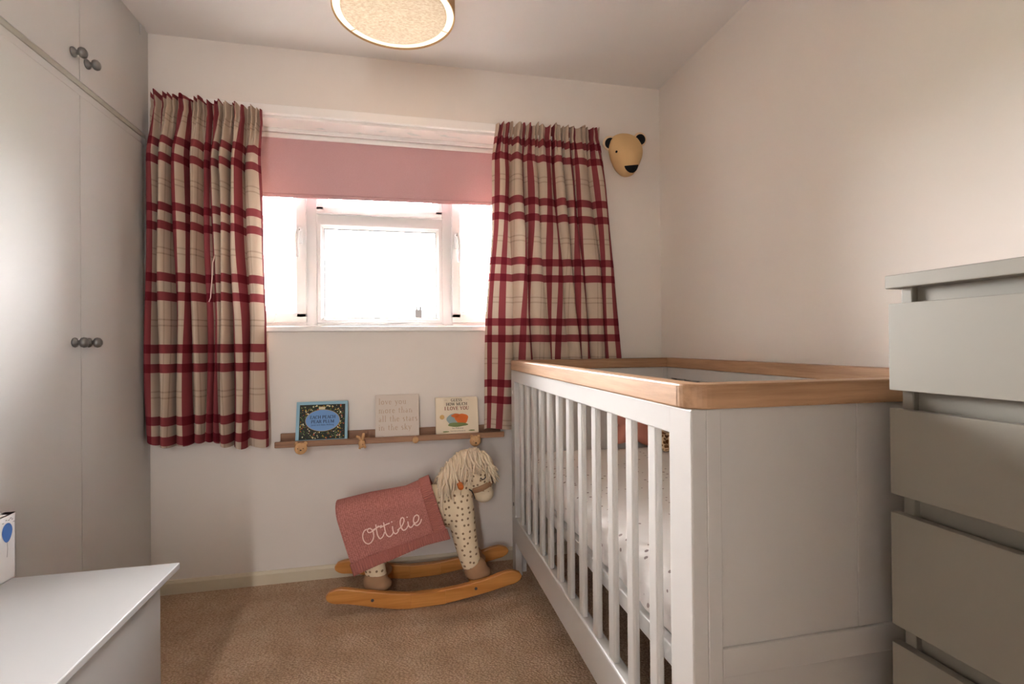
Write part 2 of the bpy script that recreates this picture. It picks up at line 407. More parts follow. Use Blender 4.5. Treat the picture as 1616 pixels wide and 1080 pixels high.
sash('fixed_light', -0.398, 0.210, zb+0.018, 1.664, 0.020, -0.004, win)
sash('top_opener', -0.398, 0.210, 1.696, zt-0.03, 0.036, 0.012, win)
for par, x, sx in ((c_l, -0.468, -1), (c_r, 0.280, 1)):
    h = MB().box((x-0.011, FY0-0.024, 1.545), (x+0.011, FY0-0.011, 1.62), 0.004)
    h.tube([(x, FY0-0.012, 1.612), (x, FY0-0.046, 1.612)], 0.0085, 10)
    h.tube([(x+sx*0.0, FY0-0.044, 1.618), (x+sx*0.010, FY0-0.046, 1.59), (x+sx*0.013, FY0-0.046, 1.55), (x+sx*0.010, FY0-0.043, 1.50), (x+sx*0.012, FY0-0.046, 1.475)], [0.009, 0.0105, 0.0095, 0.0085, 0.007], 10)
    ho = h.build('handle', 'pvc', par, True)
    MB().lathe([(0, 0), (0.004, 0), (0.004, 0.003), (0, 0.003)], (x, FY0-0.053, 1.606), (0, 1, 0), 10).build('key_hole', 'screw', ho)
tag(box('sill', (WX0-0.03, -0.022, 1.119), (WX1+0.03, 0.18, 1.143), 'white_gloss', win, 0.004), 'white gloss window sill board')

# batten over the window that carries the curtains
cb = thing('curtain_rail', 'white gloss wooden batten and rail over the window recess', 'curtain rail', (-0.06, -0.01, 2.085))
box('batten', (-0.98, -0.022, 2.088), (0.97, 0.0, 2.130), 'white_gloss', cb, 0.003)
box('track', (-0.99, -0.032, 2.066), (-0.64, -0.020, 2.086), 'white_gloss', cb, 0.002)
box('track', (0.50, -0.032, 2.066), (0.96, -0.020, 2.086), 'white_gloss', cb, 0.002)
m = MB()
m.prism([(0.0, 2.077), (0.145, 2.077), (0.145, 2.087), (0.0, 2.087)], 0, WX0, WX1)
g = G('stained_gloss'); n_ = g.noise(g.coord(scale=(9, 22, 1)), 1.0, 3)
g.base(g.ramp(n_, [(0.60, (0.82, 0.77, 0.735, 1)), (0.70, (0.60, 0.66, 0.63, 1)), (0.74, (0.80, 0.76, 0.73, 1))]), 0.4)
structure('trim_1', m, 'stained_gloss', 'white gloss lining board over the window recess with faint blotches')

# roller blind
bl = thing('roller_blind', 'pink roller blind drawn a third of the way down the window', 'blind', (-0.095, 0.13, 1.76))
def blz(x): return 1.757 + 0.012*(x+0.65)/1.1
m = MB(); m.tube([(WX0+0.02, 0.128, 2.046), (WX1-0.02, 0.128, 2.046)], 0.019, 16); m.build('roller', 'white_gloss', bl, True)
tag(box('head_bar', (WX0+0.01, 0.100, 2.058), (WX1-0.01, 0.112, 2.077), 'white_gloss', bl, 0.003), 'white head bar')
b = bmesh.new(); N = 40; top = []; 
for j in range(9):
    row = []
    for i in range(N+1):
        x = lerp(WX0+0.03, WX1-0.03, i/N); z = lerp(2.062, blz(x)+0.012, j/8)
        row.append(b.verts.new((x, 0.114+0.0015*math.sin(i*0.7)*j/8, z)))
    top.append(row)
for j in range(8):
    for i in range(N): b.faces.new((top[j][i], top[j][i+1], top[j+1][i+1], top[j+1][i]))
me = bpy.data.meshes.new('blind_fabric'); b.to_mesh(me); b.free()
link('blind_fabric', me, 'blind_cloth', bl, True)
m = MB(); m.tube([(WX0+0.03, 0.114, blz(WX0)+0.006), (WX1-0.03, 0.114, blz(WX1)+0.006)], [(0.011, 0.005)]*2, 10); m.build('bottom_bar', 'blind_cloth', bl, True)
m = MB(); m.tube([(-0.60+0.028*math.cos(t), 0.118, 1.20+0.045*math.sin(t)) for t in [PI*k/12 for k in range(12, 25)]] , 0.0012, 6)
m.tube([(-0.628, 0.118, 1.20), (-0.628, 0.122, 2.04)], 0.0012, 6).tube([(-0.572, 0.118, 1.20), (-0.600, 0.122, 2.04)], 0.0012, 6)
m.build('pull_cord', 'pvc', bl, True)

# ------------------------------------------------------------------ outdoors, far behind the glass
structure('ground', MB().box((-60, 0.6, -2.9), (60, 120, -2.8)), 'ground_far', 'ground outside far below the window')
hs = thing('house', 'pale chimney of a distant house low in the window pane', 'house', (5.5, 42, -2.8))
MB().box((-2.0, 40.0, -2.8), (9.5, 47, 2.2)).build('wall', 'brick_far', hs)
MB().prism([(39.6, 2.2), (43.5, 3.35), (47.4, 2.2)], 0, -2.3, 9.8).build('roof', 'roof_far', hs)
ch = MB().box((1.25, 43.0, 3.0), (1.85, 44.0, 4.2)).build('chimney', 'brick_far', hs)
for xx in (1.40, 1.70): MB().lathe([(0.09, 0), (0.08, 0.3), (0.10, 0.34), (0.0, 0.34)], (xx, 43.5, 4.18), n=10).build('chimney_pot', 'roof_far', ch)

# ------------------------------------------------------------------ built-in wardrobe
wd = thing('wardrobe', 'built-in white wardrobe with overhead cupboards and pewter knobs', 'wardrobe', (-1.3, -0.9, 0))
MB().box((-1.60, -1.73, 0.0), (XL-0.020, -0.004, ZC-0.003)).build('carcass', 'wardrobe_paint', wd)
box('end_post', (XL-0.020, -0.075, 0), (XL-0.004, -0.045, ZC-0.003), 'wardrobe_paint', wd, 0.002)
box('scribe_strip', (XL-0.020, -0.045, 0), (XL-0.010, -0.003, ZC-0.003), 'wardrobe_paint', wd, 0.001)
box('cornice', (XL-0.020, -1.73, 2.338), (XL-0.008, -0.078, ZC-0.002), 'wardrobe_paint', wd, 0.002)
box('mid_rail', (XL-0.020, -1.73, 1.894), (XL-0.003, -0.046, 1.921), 'wardrobe_paint', wd, 0.002)
box('trim_strip', (XL-0.020, -1.73, 1.922), (XL-0.001, -0.046, 1.940), 'wardrobe_trim_paint', wd, 0.002)
box('plinth', (XL-0.020, -1.73, 0.0), (XL-0.012, -0.078, 0.07), 'wardrobe_paint', wd, 0.002)
def knob(y, z, par):
    p = [(0.0, 0), (0.0155, 0), (0.0165, 0.003), (0.015, 0.007), (0.009, 0.010), (0.0075, 0.015), (0.010, 0.018), (0.0155, 0.022), (0.0175, 0.028), (0.0155, 0.035), (0.009, 0.040), (0, 0.041)]
    return MB().lathe(p, (XL, y, z), (1, 0, 0), 20).build('knob', 'pewter', par, True)
seams = [-0.078, -0.490, -0.902, -1.314, -1.726]
for lvl, (z0, z1, zk) in enumerate(((0.075, 1.892, 1.072), (1.941, 2.336, 2.016))):
    for i in range(4):
        y1, y0 = seams[i]-0.0012, seams[i+1]+0.0012
        d = box('door', (XL-0.020, y0, z0), (XL, y1, z1), 'wardrobe_paint', wd, 0.0015)
        yk = y0+0.036 if i % 2 == 0 else y1-0.036
        knob(yk, zk, d)

# ------------------------------------------------------------------ curtains
def curtain(name, label, xl, xr, ztop, zbot, y0, amp, nfold, cloth_w, seed, lean, vphase, flat=None, hdr=0.0):
    rnd = random.Random(seed)
    nu, nv = 360, 64
    ph = [rnd.uniform(-0.5, 0.5) for _ in range(60)]
    depth = [rnd.choice((0.4, 0.6, 0.85, 1.0, 1.0)) for _ in range(60)]
    # unequal folds: break-points of the pleats along the cloth
    cuts = [0.0]
    for i in range(nfold): cuts.append(cuts[-1]+rnd.uniform(0.65, 1.35))
    cuts = [c_/cuts[-1] for c_ in cuts]
    tops = [rnd.uniform(-1, 1) for _ in range(nfold*2+3)]
    b = bmesh.new(); uvl = b.loops.layers.uv.new('UVMap'); rows = []; uvs = {}
    for j in range(nv+1):
        tv = (j/nv)**1.25                                   # 0 top, 1 hem
        row = []
        for i in range(nu+1):
            u = i/nu
            zt_, zb_ = ztop(u), zbot(u)
            z = lerp(zt_, zb_, tv)
            d = zt_-z
            us = u + lean(u, tv)
            k = 0
            while k < nfold-1 and us > cuts[k+1]: k += 1
            f = max(0, min(1, (us-cuts[k])/(cuts[k+1]-cuts[k])))
            p = 2*PI*f
            big = 0.5-0.5*math.cos(p)                        # 0..1 bulge of this pleat
            big = big**0.75
            env = sstep(0.03, 0.30, d)
            a = amp*(0.30+0.70*env)*lerp(depth[k], depth[(k+1) % nfold], 0.3)
            if flat: a *= flat(us, tv)
            # header gathers: fine pleats that die out below the tape
            hd = 1-sstep(0.05, 0.22, d)
            fine = math.sin(u*nfold*2.6*2*PI + 1.5*math.sin(u*23+seed))
            y = y0 - a*big - hd*0.014*fine - 0.006*math.sin(u*37+tv*5+seed)*env
            y -= 0.010*math.exp(-((d-0.0)/0.03)**2)*math.sin(u*nfold*9+seed)
            y += 0.018*math.exp(-((d-0.055)/0.018)**2)*0.5
            over = -0.12*(cuts[k+1]-cuts[k])*math.sin(p)*(0.35+0.65*env)
            x = lerp(xl(z), xr(z), u) + over*(xr(z)-xl(z))
            x += 0.004*math.sin(tv*9+u*21+seed)*env
            zz = z + (1-tv)**8*0.004*math.sin(u*nfold*2*2*PI+1.0) + tv**6*0.006*math.sin(p)
            v = b.verts.new((x, y, zz)); row.append(v); uvs[v] = (u*cloth_w, z-vphase+hdr*sstep(1.45, 1.95, z))
        rows.append(row)
    for j in range(nv):
        for i in range(nu):
            fc = b.faces.new((rows[j][i], rows[j][i+1], rows[j+1][i+1], rows[j+1][i]))
            for l in fc.loops: l[uvl].uv = uvs[l.vert]
    me = bpy.data.meshes.new(name); b.to_mesh(me); b.free()
    o = link(name, me, 'plaid_cloth', None, True)
    o['label'] = label
    return o
TL = lambda tab: (lambda z: interp(tab, z))
cl = curtain('curtain', 'red and cream plaid curtain hanging beside the wardrobe', TL([(0.6, -1.024), (1.2, -1.022), (2.2, -1.016)]),
    TL([(0.62, -0.573), (1.18, -0.572), (1.45, -0.586), (1.86, -0.594), (2.08, -0.586)]),
    lambda u: 2.122-0.032*u-0.006*math.sin(u*40), lambda u: 0.668-0.040*u-0.010*math.sin(u*9), -0.044, 0.112, 9, 1.24, 3,
    lambda u, t: 0.02*math.sin(t*3+u*7)*t, 1.3005, None, 0.024)
tag(cl, None, 'curtain', 'plaid curtains')
def flatR(us, t):
    return 1-0.85*math.exp(-((us-0.48)/0.13)**2)*sstep(0.22, 0.5, t)
cr = curtain('curtain', 'red and cream plaid curtain hanging behind the head of the cot', TL([(0.64, 0.380), (0.89, 0.388), (1.2, 0.398), (1.6, 0.425), (1.96, 0.436), (2.12, 0.458)]),
    TL([(0.64, 1.11), (0.99, 1.085), (1.44, 1.060), (2.0, 1.000), (2.13, 0.985)]),
    lambda u: 2.122+0.016*u-0.006*math.sin(u*43), lambda u: 0.648+0.02*u, -0.046, 0.064, 8, 1.36, 11,
    lambda u, t: -0.16*math.sin(PI*u)*(t-0.25)*sstep(0.05, 0.5, t), 1.413, flatR)
tag(cr, None, 'curtain', 'plaid curtains')
for par, pts in ((cl, [(-0.752, -0.120, 1.435), (-0.752, -0.146, 1.40), (-0.754, -0.150, 1.33), (-0.760, -0.150, 1.255), (-0.766, -0.15, 1.238)]),):
    MB().tube(pts, 0.0022, 6).build('tape_cord', 'cream_thread', par, True)

# ------------------------------------------------------------------ ceiling lamp
lx, ly, lz, lr = -0.013, -0.762, 2.12, 0.194
lp = thing('ceiling_lamp', 'round drum ceiling lamp with boucle base and glowing ring', 'lamp', (lx, ly, lz))
m = MB(); m.lathe([(lr-0.004, 0.0), (lr, 0.001), (lr, 0.185), (lr-0.004, 0.185), (lr-0.004, 0.0)], (lx, ly, lz), n=72); m.build('shade', 'shade_cloth', lp, True)
m = MB(); m.lathe([(0, 0.004), (lr-0.033, 0.002), (lr-0.027, 0.004), (lr-0.026, 0.010), (lr-0.030, 0.014), (0, 0.014)], (lx, ly, lz), n=72); m.build('base_disc', 'boucle', lp, True)
m = MB(); m.lathe([(lr-0.030, 0.006), (lr-0.0045, 0.006), (lr-0.0045, 0.010), (lr-0.030, 0.010), (lr-0.030, 0.006)], (lx, ly, lz), n=72); m.build('diffuser_ring', 'lamp_glow', lp)
for a in (0.35, 2.45, 3.6, 5.5): MB().tube([(lx+(lr-0.028)*math.cos(a), ly+(lr-0.028)*math.sin(a), lz+0.004), (lx+(lr-0.003)*math.cos(a), ly+(lr-0.003)*math.sin(a), lz+0.004)], 0.0012, 6).build('spoke', 'shade_cloth', lp)
bu = bpy.data.lights.new('lamp_bulb', 'POINT'); bu.energy = 0.9; bu.color = (1.0, 0.84, 0.66); bu.shadow_soft_size = 0.04
bo = bpy.data.objects.new('lamp_bulb', bu); C.objects.link(bo); bo.parent = lp; bo.location = (0.05, 0, 0.07)
MB().lathe([(0, 0), (0.012, 0), (0.012, 0.24), (0, 0.24)], (lx, ly, lz+0.014)).lathe([(0.0, 0), (0.05, 0), (0.05, 0.022), (0, 0.022)], (lx, ly, ZC-0.022)).build('stem', 'white_paint', lp, True)

# ------------------------------------------------------------------ cot
ct = thing('cot', 'white slatted wooden cot bed with oak top rail', 'cot', (0.92, -0.87, 0))
cx0, cx1, cy0, cy1 = 0.500, 1.318, -1.620, -0.128
zr0, zr1 = 0.935, 0.980
rw = 0.046
def rail_end(ysgn, yo, name):
    o = 0.007; x0, x1 = cx0-o, cx1+o; r = 0.044
    yout = yo + ysgn*o; yin = yout - ysgn*rw
    pts = [(x0, yin)]
    cy_ = yout - ysgn*r
    pts = [(x0, yin), (x0, cy_)]
    for k in range(1, 9):
        a = PI/2*k/8; pts.append((x0+r-r*math.cos(a), cy_+ysgn*r*math.sin(a)))
    for k in range(0, 9):
        a = PI/2*(1-k/8); pts.append((x1-r+r*math.cos(a), cy_+ysgn*r*math.sin(a)))
    pts.append((x1, yin))
    pts = [p for i, p in enumerate(pts) if i == 0 or (Vector(p)-Vector(pts[i-1])).length > 1e-5]
    MB().prism(pts, 2, zr0, zr1, 0.004).build('top_rail', 'oak_x', ct)
rail_end(-1, cy0, 'near'); rail_end(1, cy1, 'far')
yA, yB = cy0-0.007+rw-0.007, cy1+0.007-rw+0.007
box('top_rail', (cx0-0.007, yA, zr0), (cx0-0.007+rw, yB, zr1), 'oak_y', ct, 0.004)
box('top_rail', (cx1+0.007-rw, yA, zr0), (cx1+0.007, yB, zr1), 'oak_y', ct, 0.004)
for (x, xs) in ((cx0, 1), (cx1-0.032, -1)):
    box('side_rail', (x, cy0+0.07, 0.882), (x+0.032, cy1-0.06, zr0), 'white_paint', ct, 0.003)
    box('bottom_rail', (x-0.001, cy0+0.07, 0.150), (x+0.034, cy1-0.06, 0.265), 'white_paint', ct, 0.005)
    for (ya, yb) in ((cy0, cy0+0.077), (cy1-0.065, cy1)):
        box('post', (x, ya, 0.0), (x+0.032, yb, zr0), 'white_paint', ct, 0.003)
slat0 = None
for (x) in (cx0+0.006, cx1-0.026):
    for k in range(12):
        ya = -1.481+0.108*k
        if slat0 is None:
            slat0 = box('slat', (x, ya, 0.262), (x+0.016, ya+0.037, 0.885), 'white_paint', ct, 0.005); s0 = (x, ya)
        else:
            o = slat0.copy(); C.objects.link(o); o.parent = ct; o.location = slat0.location + Vector((x-s0[0], ya-s0[1], 0))
for (ya, yb, sg) in ((cy0, cy0+0.030, -1), (cy1-0.030, cy1, 1)):
    a, b_ = (ya, yb)
    rec = 0.007
    p0, p1 = (a+rec, b_) if sg < 0 else (a, b_-rec)
    box('end_stile', (cx0+0.031, a, 0.0), (cx0+0.060, b_, zr0), 'white_paint', ct, 0.002)
    box('end_stile', (cx1-0.060, a, 0.0), (cx1-0.031, b_, zr0), 'white_paint', ct, 0.002)
    box('end_panel', (cx0+0.060, p0, 0.502), (0.860, p1, zr0), 'white_paint', ct, 0.0012)
    box('end_panel', (0.861, p0, 0.502), (cx1-0.060, p1, zr0), 'white_paint', ct, 0.0012)
    box('end_rail', (cx0+0.060, a+0.001, 0.449), (cx1-0.060, b_-0.001, 0.502), 'white_paint', ct, 0.003)
    box('lower_panel', (cx0+0.060, a+0.012, 0.16), (cx1-0.060, b_-0.012, 0.449), 'white_paint', ct, 0.001)
def bolt(y, z, mat):
    m = MB().lathe([(0.0, 0.0), (0.009, 0.0), (0.009, 0.0015), (0.006, 0.002), (0.005, 0.0008), (0, 0.0008)], (cx0, y, z), (-1, 0, 0), 14)
    m.build('bolt', mat, ct)
bolt(-0.160, 0.832, 'white_gloss'); bolt(-0.162, 0.318, 'screw')
# mattress base and mattress
mx0, mx1, my0, my1 = 0.545, 1.280, -1.572, -0.172
box('mattress_base', (mx0-0.006, my0, 0.386), (mx1+0.004, my1, 0.428), 'white_paint', ct, 0.003)
b = bmesh.new(); rings = []; nn = 220
prof = [(0.012, 0.432), (0.006, 0.440), (0.010, 0.462), (0.004, 0.485), (0.0, 0.512), (0.003, 0.532), (0.012, 0.547), (0.030, 0.556), (0.07, 0.559), (0.20, 0.560)]
def rrect(inset, k):
    hx, hy, r = (mx1-mx0)/2-inset, (my1-my0)/2-inset, max(0.05-inset, 0.012)
    per = [2*(hy-r), PI/2*r, 2*(hx-r), PI/2*r]*2; L = sum(per); s_ = k/nn*L
    segs = [((hx, -hy+r), (hx, hy-r)), None, ((hx-r, hy), (-hx+r, hy)), None, ((-hx, hy-r), (-hx, -hy+r)), None, ((-hx+r, -hy), (hx-r, -hy)), None]
    cs = [None, (hx-r, hy-r, 0), None, (-hx+r, hy-r, PI/2), None, (-hx+r, -hy+r, PI), None, (hx-r, -hy+r, 1.5*PI)]
    for i, q in enumerate(per):
        if s_ <= q+1e-9:
            if segs[i]:
                (ax, ay), (bx_, by_) = segs[i]; t = s_/q if q else 0; return lerp(ax, bx_, t), lerp(ay, by_, t)
            c_ = cs[i]; a = c_[2]+s_/r; return c_[0]+r*math.cos(a), c_[1]+r*math.sin(a)
        s_ -= q
    return hx, -hy+r
for ins, z in prof:
    ring = []
    for k in range(nn):
        x, y = rrect(ins, k); wv = math.sin(k*0.93)*0.5+math.sin(k*0.41+1)*0.5
        lo = 1-sstep(0.44, 0.52, z)
        nrm = Vector((x/((mx1-mx0)/2), y/((my1-my0)/2)))
        x += 0.010*wv*lo*(1 if abs(nrm.x) > 0.95 else 0)*math.copysign(1, x); y += 0.005*wv*lo*(1 if abs(nrm.y) > 0.97 else 0)
        zz = z + (0.006*wv*lo if z < 0.47 else 0) + 0.003*math.sin(x*9)*math.sin(y*7)*sstep(0.54, 0.56, z)
        ring.append(b.verts.new((x+(mx0+mx1)/2, y+(my0+my1)/2, zz)))
    rings.append(ring)
for i in range(len(rings)-1):
    for k in range(nn): b.faces.new((rings[i][k], rings[i][(k+1) % nn], rings[i+1][(k+1) % nn], rings[i+1][k]))
b.faces.new(rings[-1]); b.faces.new(rings[0][::-1]); bmesh.ops.recalc_face_normals(b, faces=b.faces)
me = bpy.data.meshes.new('mattress'); b.to_mesh(me); b.free()
tag(link('mattress', me, 'sprig_sheet', None, True), 'cot mattress in a white fitted sheet with tiny grey sprigs', 'mattress')
# star cushion leaning on the far end of the cot
b = bmesh.new(); cxs, czs, R0, R1 = 1.085, 0.690, 0.145, 0.085
rim = []; n = 60
for k in range(n):
    a = PI/2+2*PI*k/n; q = abs(((k/n*5) % 1)-0.5)*2
    r = lerp(R1, R0, q**1.3); rim.append((r*math.cos(a), r*math.sin(a)))
layers = []
for sg in (-1, 1):
    for fr_, hh in ((1.0, 0.004), (0.93, 0.018), (0.75, 0.030), (0.45, 0.038)):
        layers.append((sg, [b.verts.new((cxs+fr_*x, -0.194+sg*hh, czs+fr_*z)) for x, z in rim]))
def skin_(A, B):
    for k in range(n): b.faces.new((A[k], A[(k+1) % n], B[(k+1) % n], B[k]))
F_, B_ = [l for s_, l in layers if s_ < 0], [l for s_, l in layers if s_ > 0]
skin_(F_[0], B_[0])
for L_ in (F_, B_):
    for p, q in zip(L_, L_[1:]): skin_(p, q)
    b.faces.new(L_[-1])
bmesh.ops.recalc_face_normals(b, faces=b.faces)
bmesh.ops.rotate(b, cent=(cxs, -0.194, czs), matrix=Matrix.Rotation(0.10, 3, 'Y'), verts=b.verts)
zmin = min(v.co.z for v in b.verts); bmesh.ops.translate(b, vec=(0, -0.012, 0.5605-zmin), verts=b.verts)
me = bpy.data.meshes.new('star_cushion'); b.to_mesh(me); b.free()
tag(link('star_cushion', me, 'pink_plush', None, True), 'pink star-shaped cushion leaning at the head of the cot', 'cushion')
# seated patchy soft toy
ty = thing('soft_toy', 'brown patched soft toy sitting on the cot mattress', 'soft toy', (1.19, -0.30, 0.561))
m = MB().ball((1.19, -0.30, 0.606), (0.034, 0.030, 0.046)).ball((1.188, -0.306, 0.672), (0.030, 0.030, 0.030)).tube([(1.172, -0.32, 0.63), (1.150, -0.345, 0.60), (1.148, -0.352, 0.585)], [0.014, 0.012, 0.012]).tube([(1.205, -0.325, 0.63), (1.215, -0.35, 0.60), (1.21, -0.355, 0.585)], [0.014, 0.012, 0.012])
m.tube([(1.175, -0.31, 0.580), (1.160, -0.365, 0.577)], [0.018, 0.016]).tube([(1.205, -0.31, 0.580), (1.215, -0.365, 0.577)], [0.018, 0.016]).ball((1.186, -0.336, 0.664), (0.016, 0.014, 0.013))
link('body', remesh(m, 0.005, 4), 'patchy_plush', ty, True)
for sx in (-1, 1): MB().ball((1.188+sx*0.024, -0.30, 0.700), (0.010, 0.006, 0.014)).build('ear', 'patchy_plush', ty, True)

# ------------------------------------------------------------------ chest of drawers by the right wall
cd = thing('chest_of_drawers', 'tall pale grey chest of drawers standing at the foot of the cot', 'chest of drawers', (1.11, -2.1, 0))
dx = 0.860; dyf = -1.680; dyn = -2.46
box('carcass', (dx+0.030, dyn, 0.0), (XR-0.012, dyf-0.012, 1.150), 'chest_paint', cd, 0.002)
box('side_panel', (dx+0.018, dyf-0.030, 0.0), (XR-0.012, dyf-0.010, 1.150), 'chest_paint', cd, 0.002)
box('side_panel', (dx+0.018, dyn-0.002, 0.0), (XR-0.012, dyn+0.018, 1.150), 'chest_paint', cd, 0.002)
box('top_board', (dx-0.002, dyn-0.004, 1.148), (XR-0.010, dyf+0.004, 1.172), 'chest_paint', cd, 0.002)
for (z0, z1) in ((0.966, 1.121), (0.780, 0.933), (0.546, 0.747), (0.312, 0.514), (0.075, 0.280)):
    d = box('drawer', (dx, dyn+0.002, z0), (dx+0.018, dyf-0.001, z1), 'chest_paint', cd, 0.0012)

# ------------------------------------------------------------------ toy chest at lower left and the tissue box on it
tb = thing('toy_chest', 'low white chest with overhanging lid in front of the wardrobe', 'chest', (-0.80, -1.45, 0))
zt_ = 0.500; ty1 = -0.970; tx1 = -0.560
tag(box('lid', (XL+0.004, -2.02, zt_-0.016), (tx1, ty1, zt_), 'white_laminate', tb, 0.0025), 'white laminate lid with a worn edge')
box('side_panel', (tx1-0.036, -2.00, 0.0), (tx1-0.018, ty1-0.065, zt_-0.016), 'white_laminate', tb, 0.002)
box('side_panel', (XL+0.014, -2.00, 0.0), (XL+0.032, ty1-0.065, zt_-0.016), 'white_laminate', tb, 0.002)
box('end_panel', (XL+0.032, ty1-0.083, 0.0), (tx1-0.036, ty1-0.065, zt_-0.016), 'white_laminate', tb, 0.002)
box('end_panel', (XL+0.032, -2.00, 0.0), (tx1-0.036, -1.982, zt_-0.016), 'white_laminate', tb, 0.002)
bx0, bx1, by1, bz1 = XL+0.006, -0.921, -0.962, 0.657
by0 = by1-0.125
ts = thing('tissue_box', 'white cardboard tissue box printed with a blue balloon', 'box', ((bx0+bx1)/2, (by0+by1)/2, zt_))
m = MB(); t = 0.002
m.box((bx0, by0, zt_), (bx0+t, by1, bz1)).box((bx1-t, by0, zt_), (bx1, by1, bz1)).box((bx0, by0, zt_), (bx1, by0+t, bz1)).box((bx0, by1-t, zt_), (bx1, by1, bz1)).box((bx0, by0, zt_), (bx1, by1, zt_+t))
m.box((bx0, by0, bz1-t), (bx1, by0+0.03, bz1)).box((bx0, by1-0.022, bz1-t), (bx1, by1, bz1)).box((bx0, by0, bz1-t), (bx0+0.022, by1, bz1)).box((bx1-0.022, by0, bz1-t), (bx1, by1, bz1))
m.build('carton', 'box_white', ts)
def flatpoly(pts3, name, mat, parent):
    b = bmesh.new(); b.faces.new([b.verts.new(p) for p in pts3]); me = bpy.data.meshes.new(name); b.to_mesh(me); b.free()
    return link(name, me, mat, parent)
xf = bx1+0.0004
bc, bz_ = by1-0.027, bz1-0.040
flatpoly([(xf, bc+0.0165*math.cos(a)*(1-0.18*(math.sin(a) < 0)*(-math.sin(a))), bz_+0.021*math.sin(a)-0.004*max(0, -math.sin(a))) for a in [2*PI*k/28 for k in range(28)]], 'balloon_print', 'balloon_blue', ts)
m = MB().tube([(xf, bc, bz_-0.024), (xf, bc+0.001, bz_-0.040), (xf, bc-0.001, bz_-0.060)], 0.0004, 5); m.build('string_print', 'string_grey', ts)
m = MB()
for q, (a, c_) in enumerate(((-0.040, -0.017), (-0.030, -0.012), (-0.022, -0.014), (-0.016, -0.011), (-0.011, -0.015), (-0.006, -0.022))):
    m.tube([(xf, by1+a-0.0018, bz1+c_+0.0008), (xf, by1+a, bz1+c_), (xf, by1+a+0.0018, bz1+c_+0.001)], 0.0005, 5)
m.build('bird_print', 'bird_grey', ts)
box('tissue', (bx0+0.020, by0+0.028, zt_+0.08), (bx1-0.020, by1-0.020, bz1-0.02), 'ink_tan', ts, 0.003)

# ------------------------------------------------------------------ picture ledge with pegs
sh = thing('picture_ledge', 'narrow wooden picture ledge with carved animal pegs under the window', 'shelf', (-0.03, -0.05, 0.617))
sx0, sx1 = -0.532, 0.470
box('back_board', (sx0+0.004, -0.014, 0.622), (sx1, 0.0, 0.664), 'walnut_x', sh, 0.002)
box('ledge_board', (sx0, -0.098, 0.619), (sx1, 0.0, 0.630), 'walnut_x', sh, 0.002)
box('front_lip', (sx0-0.001, -0.104, 0.617), (sx1, -0.092, 0.643), 'walnut_x', sh, 0.003)
def stem(x, z, y1=-0.117): return MB().tube([(x, -0.104, z), (x, y1, z)], 0.007, 10)
# bear face peg
pg = stem(-0.424, 0.625).lathe([(0, 0), (0.023, 0), (0.0255, 0.004), (0.0255, 0.010), (0.021, 0.0145), (0, 0.016)], (-0.424, -0.112, 0.614), (0, -1, 0), 24)
for s_ in (-1, 1): pg.lathe([(0, 0), (0.008, 0), (0.0085, 0.008), (0, 0.010)], (-0.424+s_*0.018, -0.112, 0.634), (0, -1, 0), 14)
p = pg.build('bear_peg', 'beech', sh, True)
m = MB()
for s_ in (-1, 1): m.ball((-0.424+s_*0.011, -0.1270, 0.615), (0.0022, 0.001, 0.0022), 8, 6)
m.ball((-0.423, -0.1282, 0.608), (0.004, 0.0015, 0.0028), 10, 6); m.build('face', 'ink_black', p)
# rabbit peg
pg = stem(-0.172, 0.632).ball((-0.172, -0.120, 0.622), (0.015, 0.010, 0.019)).tube([(-0.172, -0.12, 0.634), (-0.184, -0.121, 0.650), (-0.196, -0.12, 0.656)], [0.007, 0.0065, 0.005], 8).tube([(-0.170, -0.12, 0.634), (-0.166, -0.121, 0.654), (-0.164, -0.12, 0.668)], [0.007, 0.007, 0.005], 8)
pg.tube([(-0.176, -0.121, 0.616), (-0.182, -0.123, 0.600)], [0.007, 0.005], 8).tube([(-0.166, -0.121, 0.616), (-0.156, -0.123, 0.604)], [0.007, 0.005], 8)
p = pg.build('rabbit_peg', 'beech', sh, True); MB().ball((-0.168, -0.1300, 0.620), (0.0018, 0.001, 0.0018), 8, 6).build('face', 'ink_black', p)
stem(0.060, 0.626).lathe([(0, 0), (0.0135, 0), (0.0150, 0.004), (0.0145, 0.010), (0.010, 0.0135), (0, 0.0145)], (0.060, -0.108, 0.626), (0, -1, 0), 20).build('round_peg', 'beech', sh, True)
pg = stem(0.330, 0.615).ball((0.330, -0.122, 0.609), (0.026, 0.016, 0.025))
for s_ in (-1, 1): pg.ball((0.330+s_*0.017, -0.117, 0.630), (0.008, 0.006, 0.008))
p = pg.build('dog_peg', 'beech', sh, True)
m = MB()
for s_ in (-1, 1): m.ball((0.330+s_*0.010, -0.1355, 0.611), (0.002, 0.0016, 0.002), 8, 6)
m.ball((0.331, -0.1370, 0.603), (0.0045, 0.002, 0.003), 10, 6); m.build('face', 'ink_black', p)

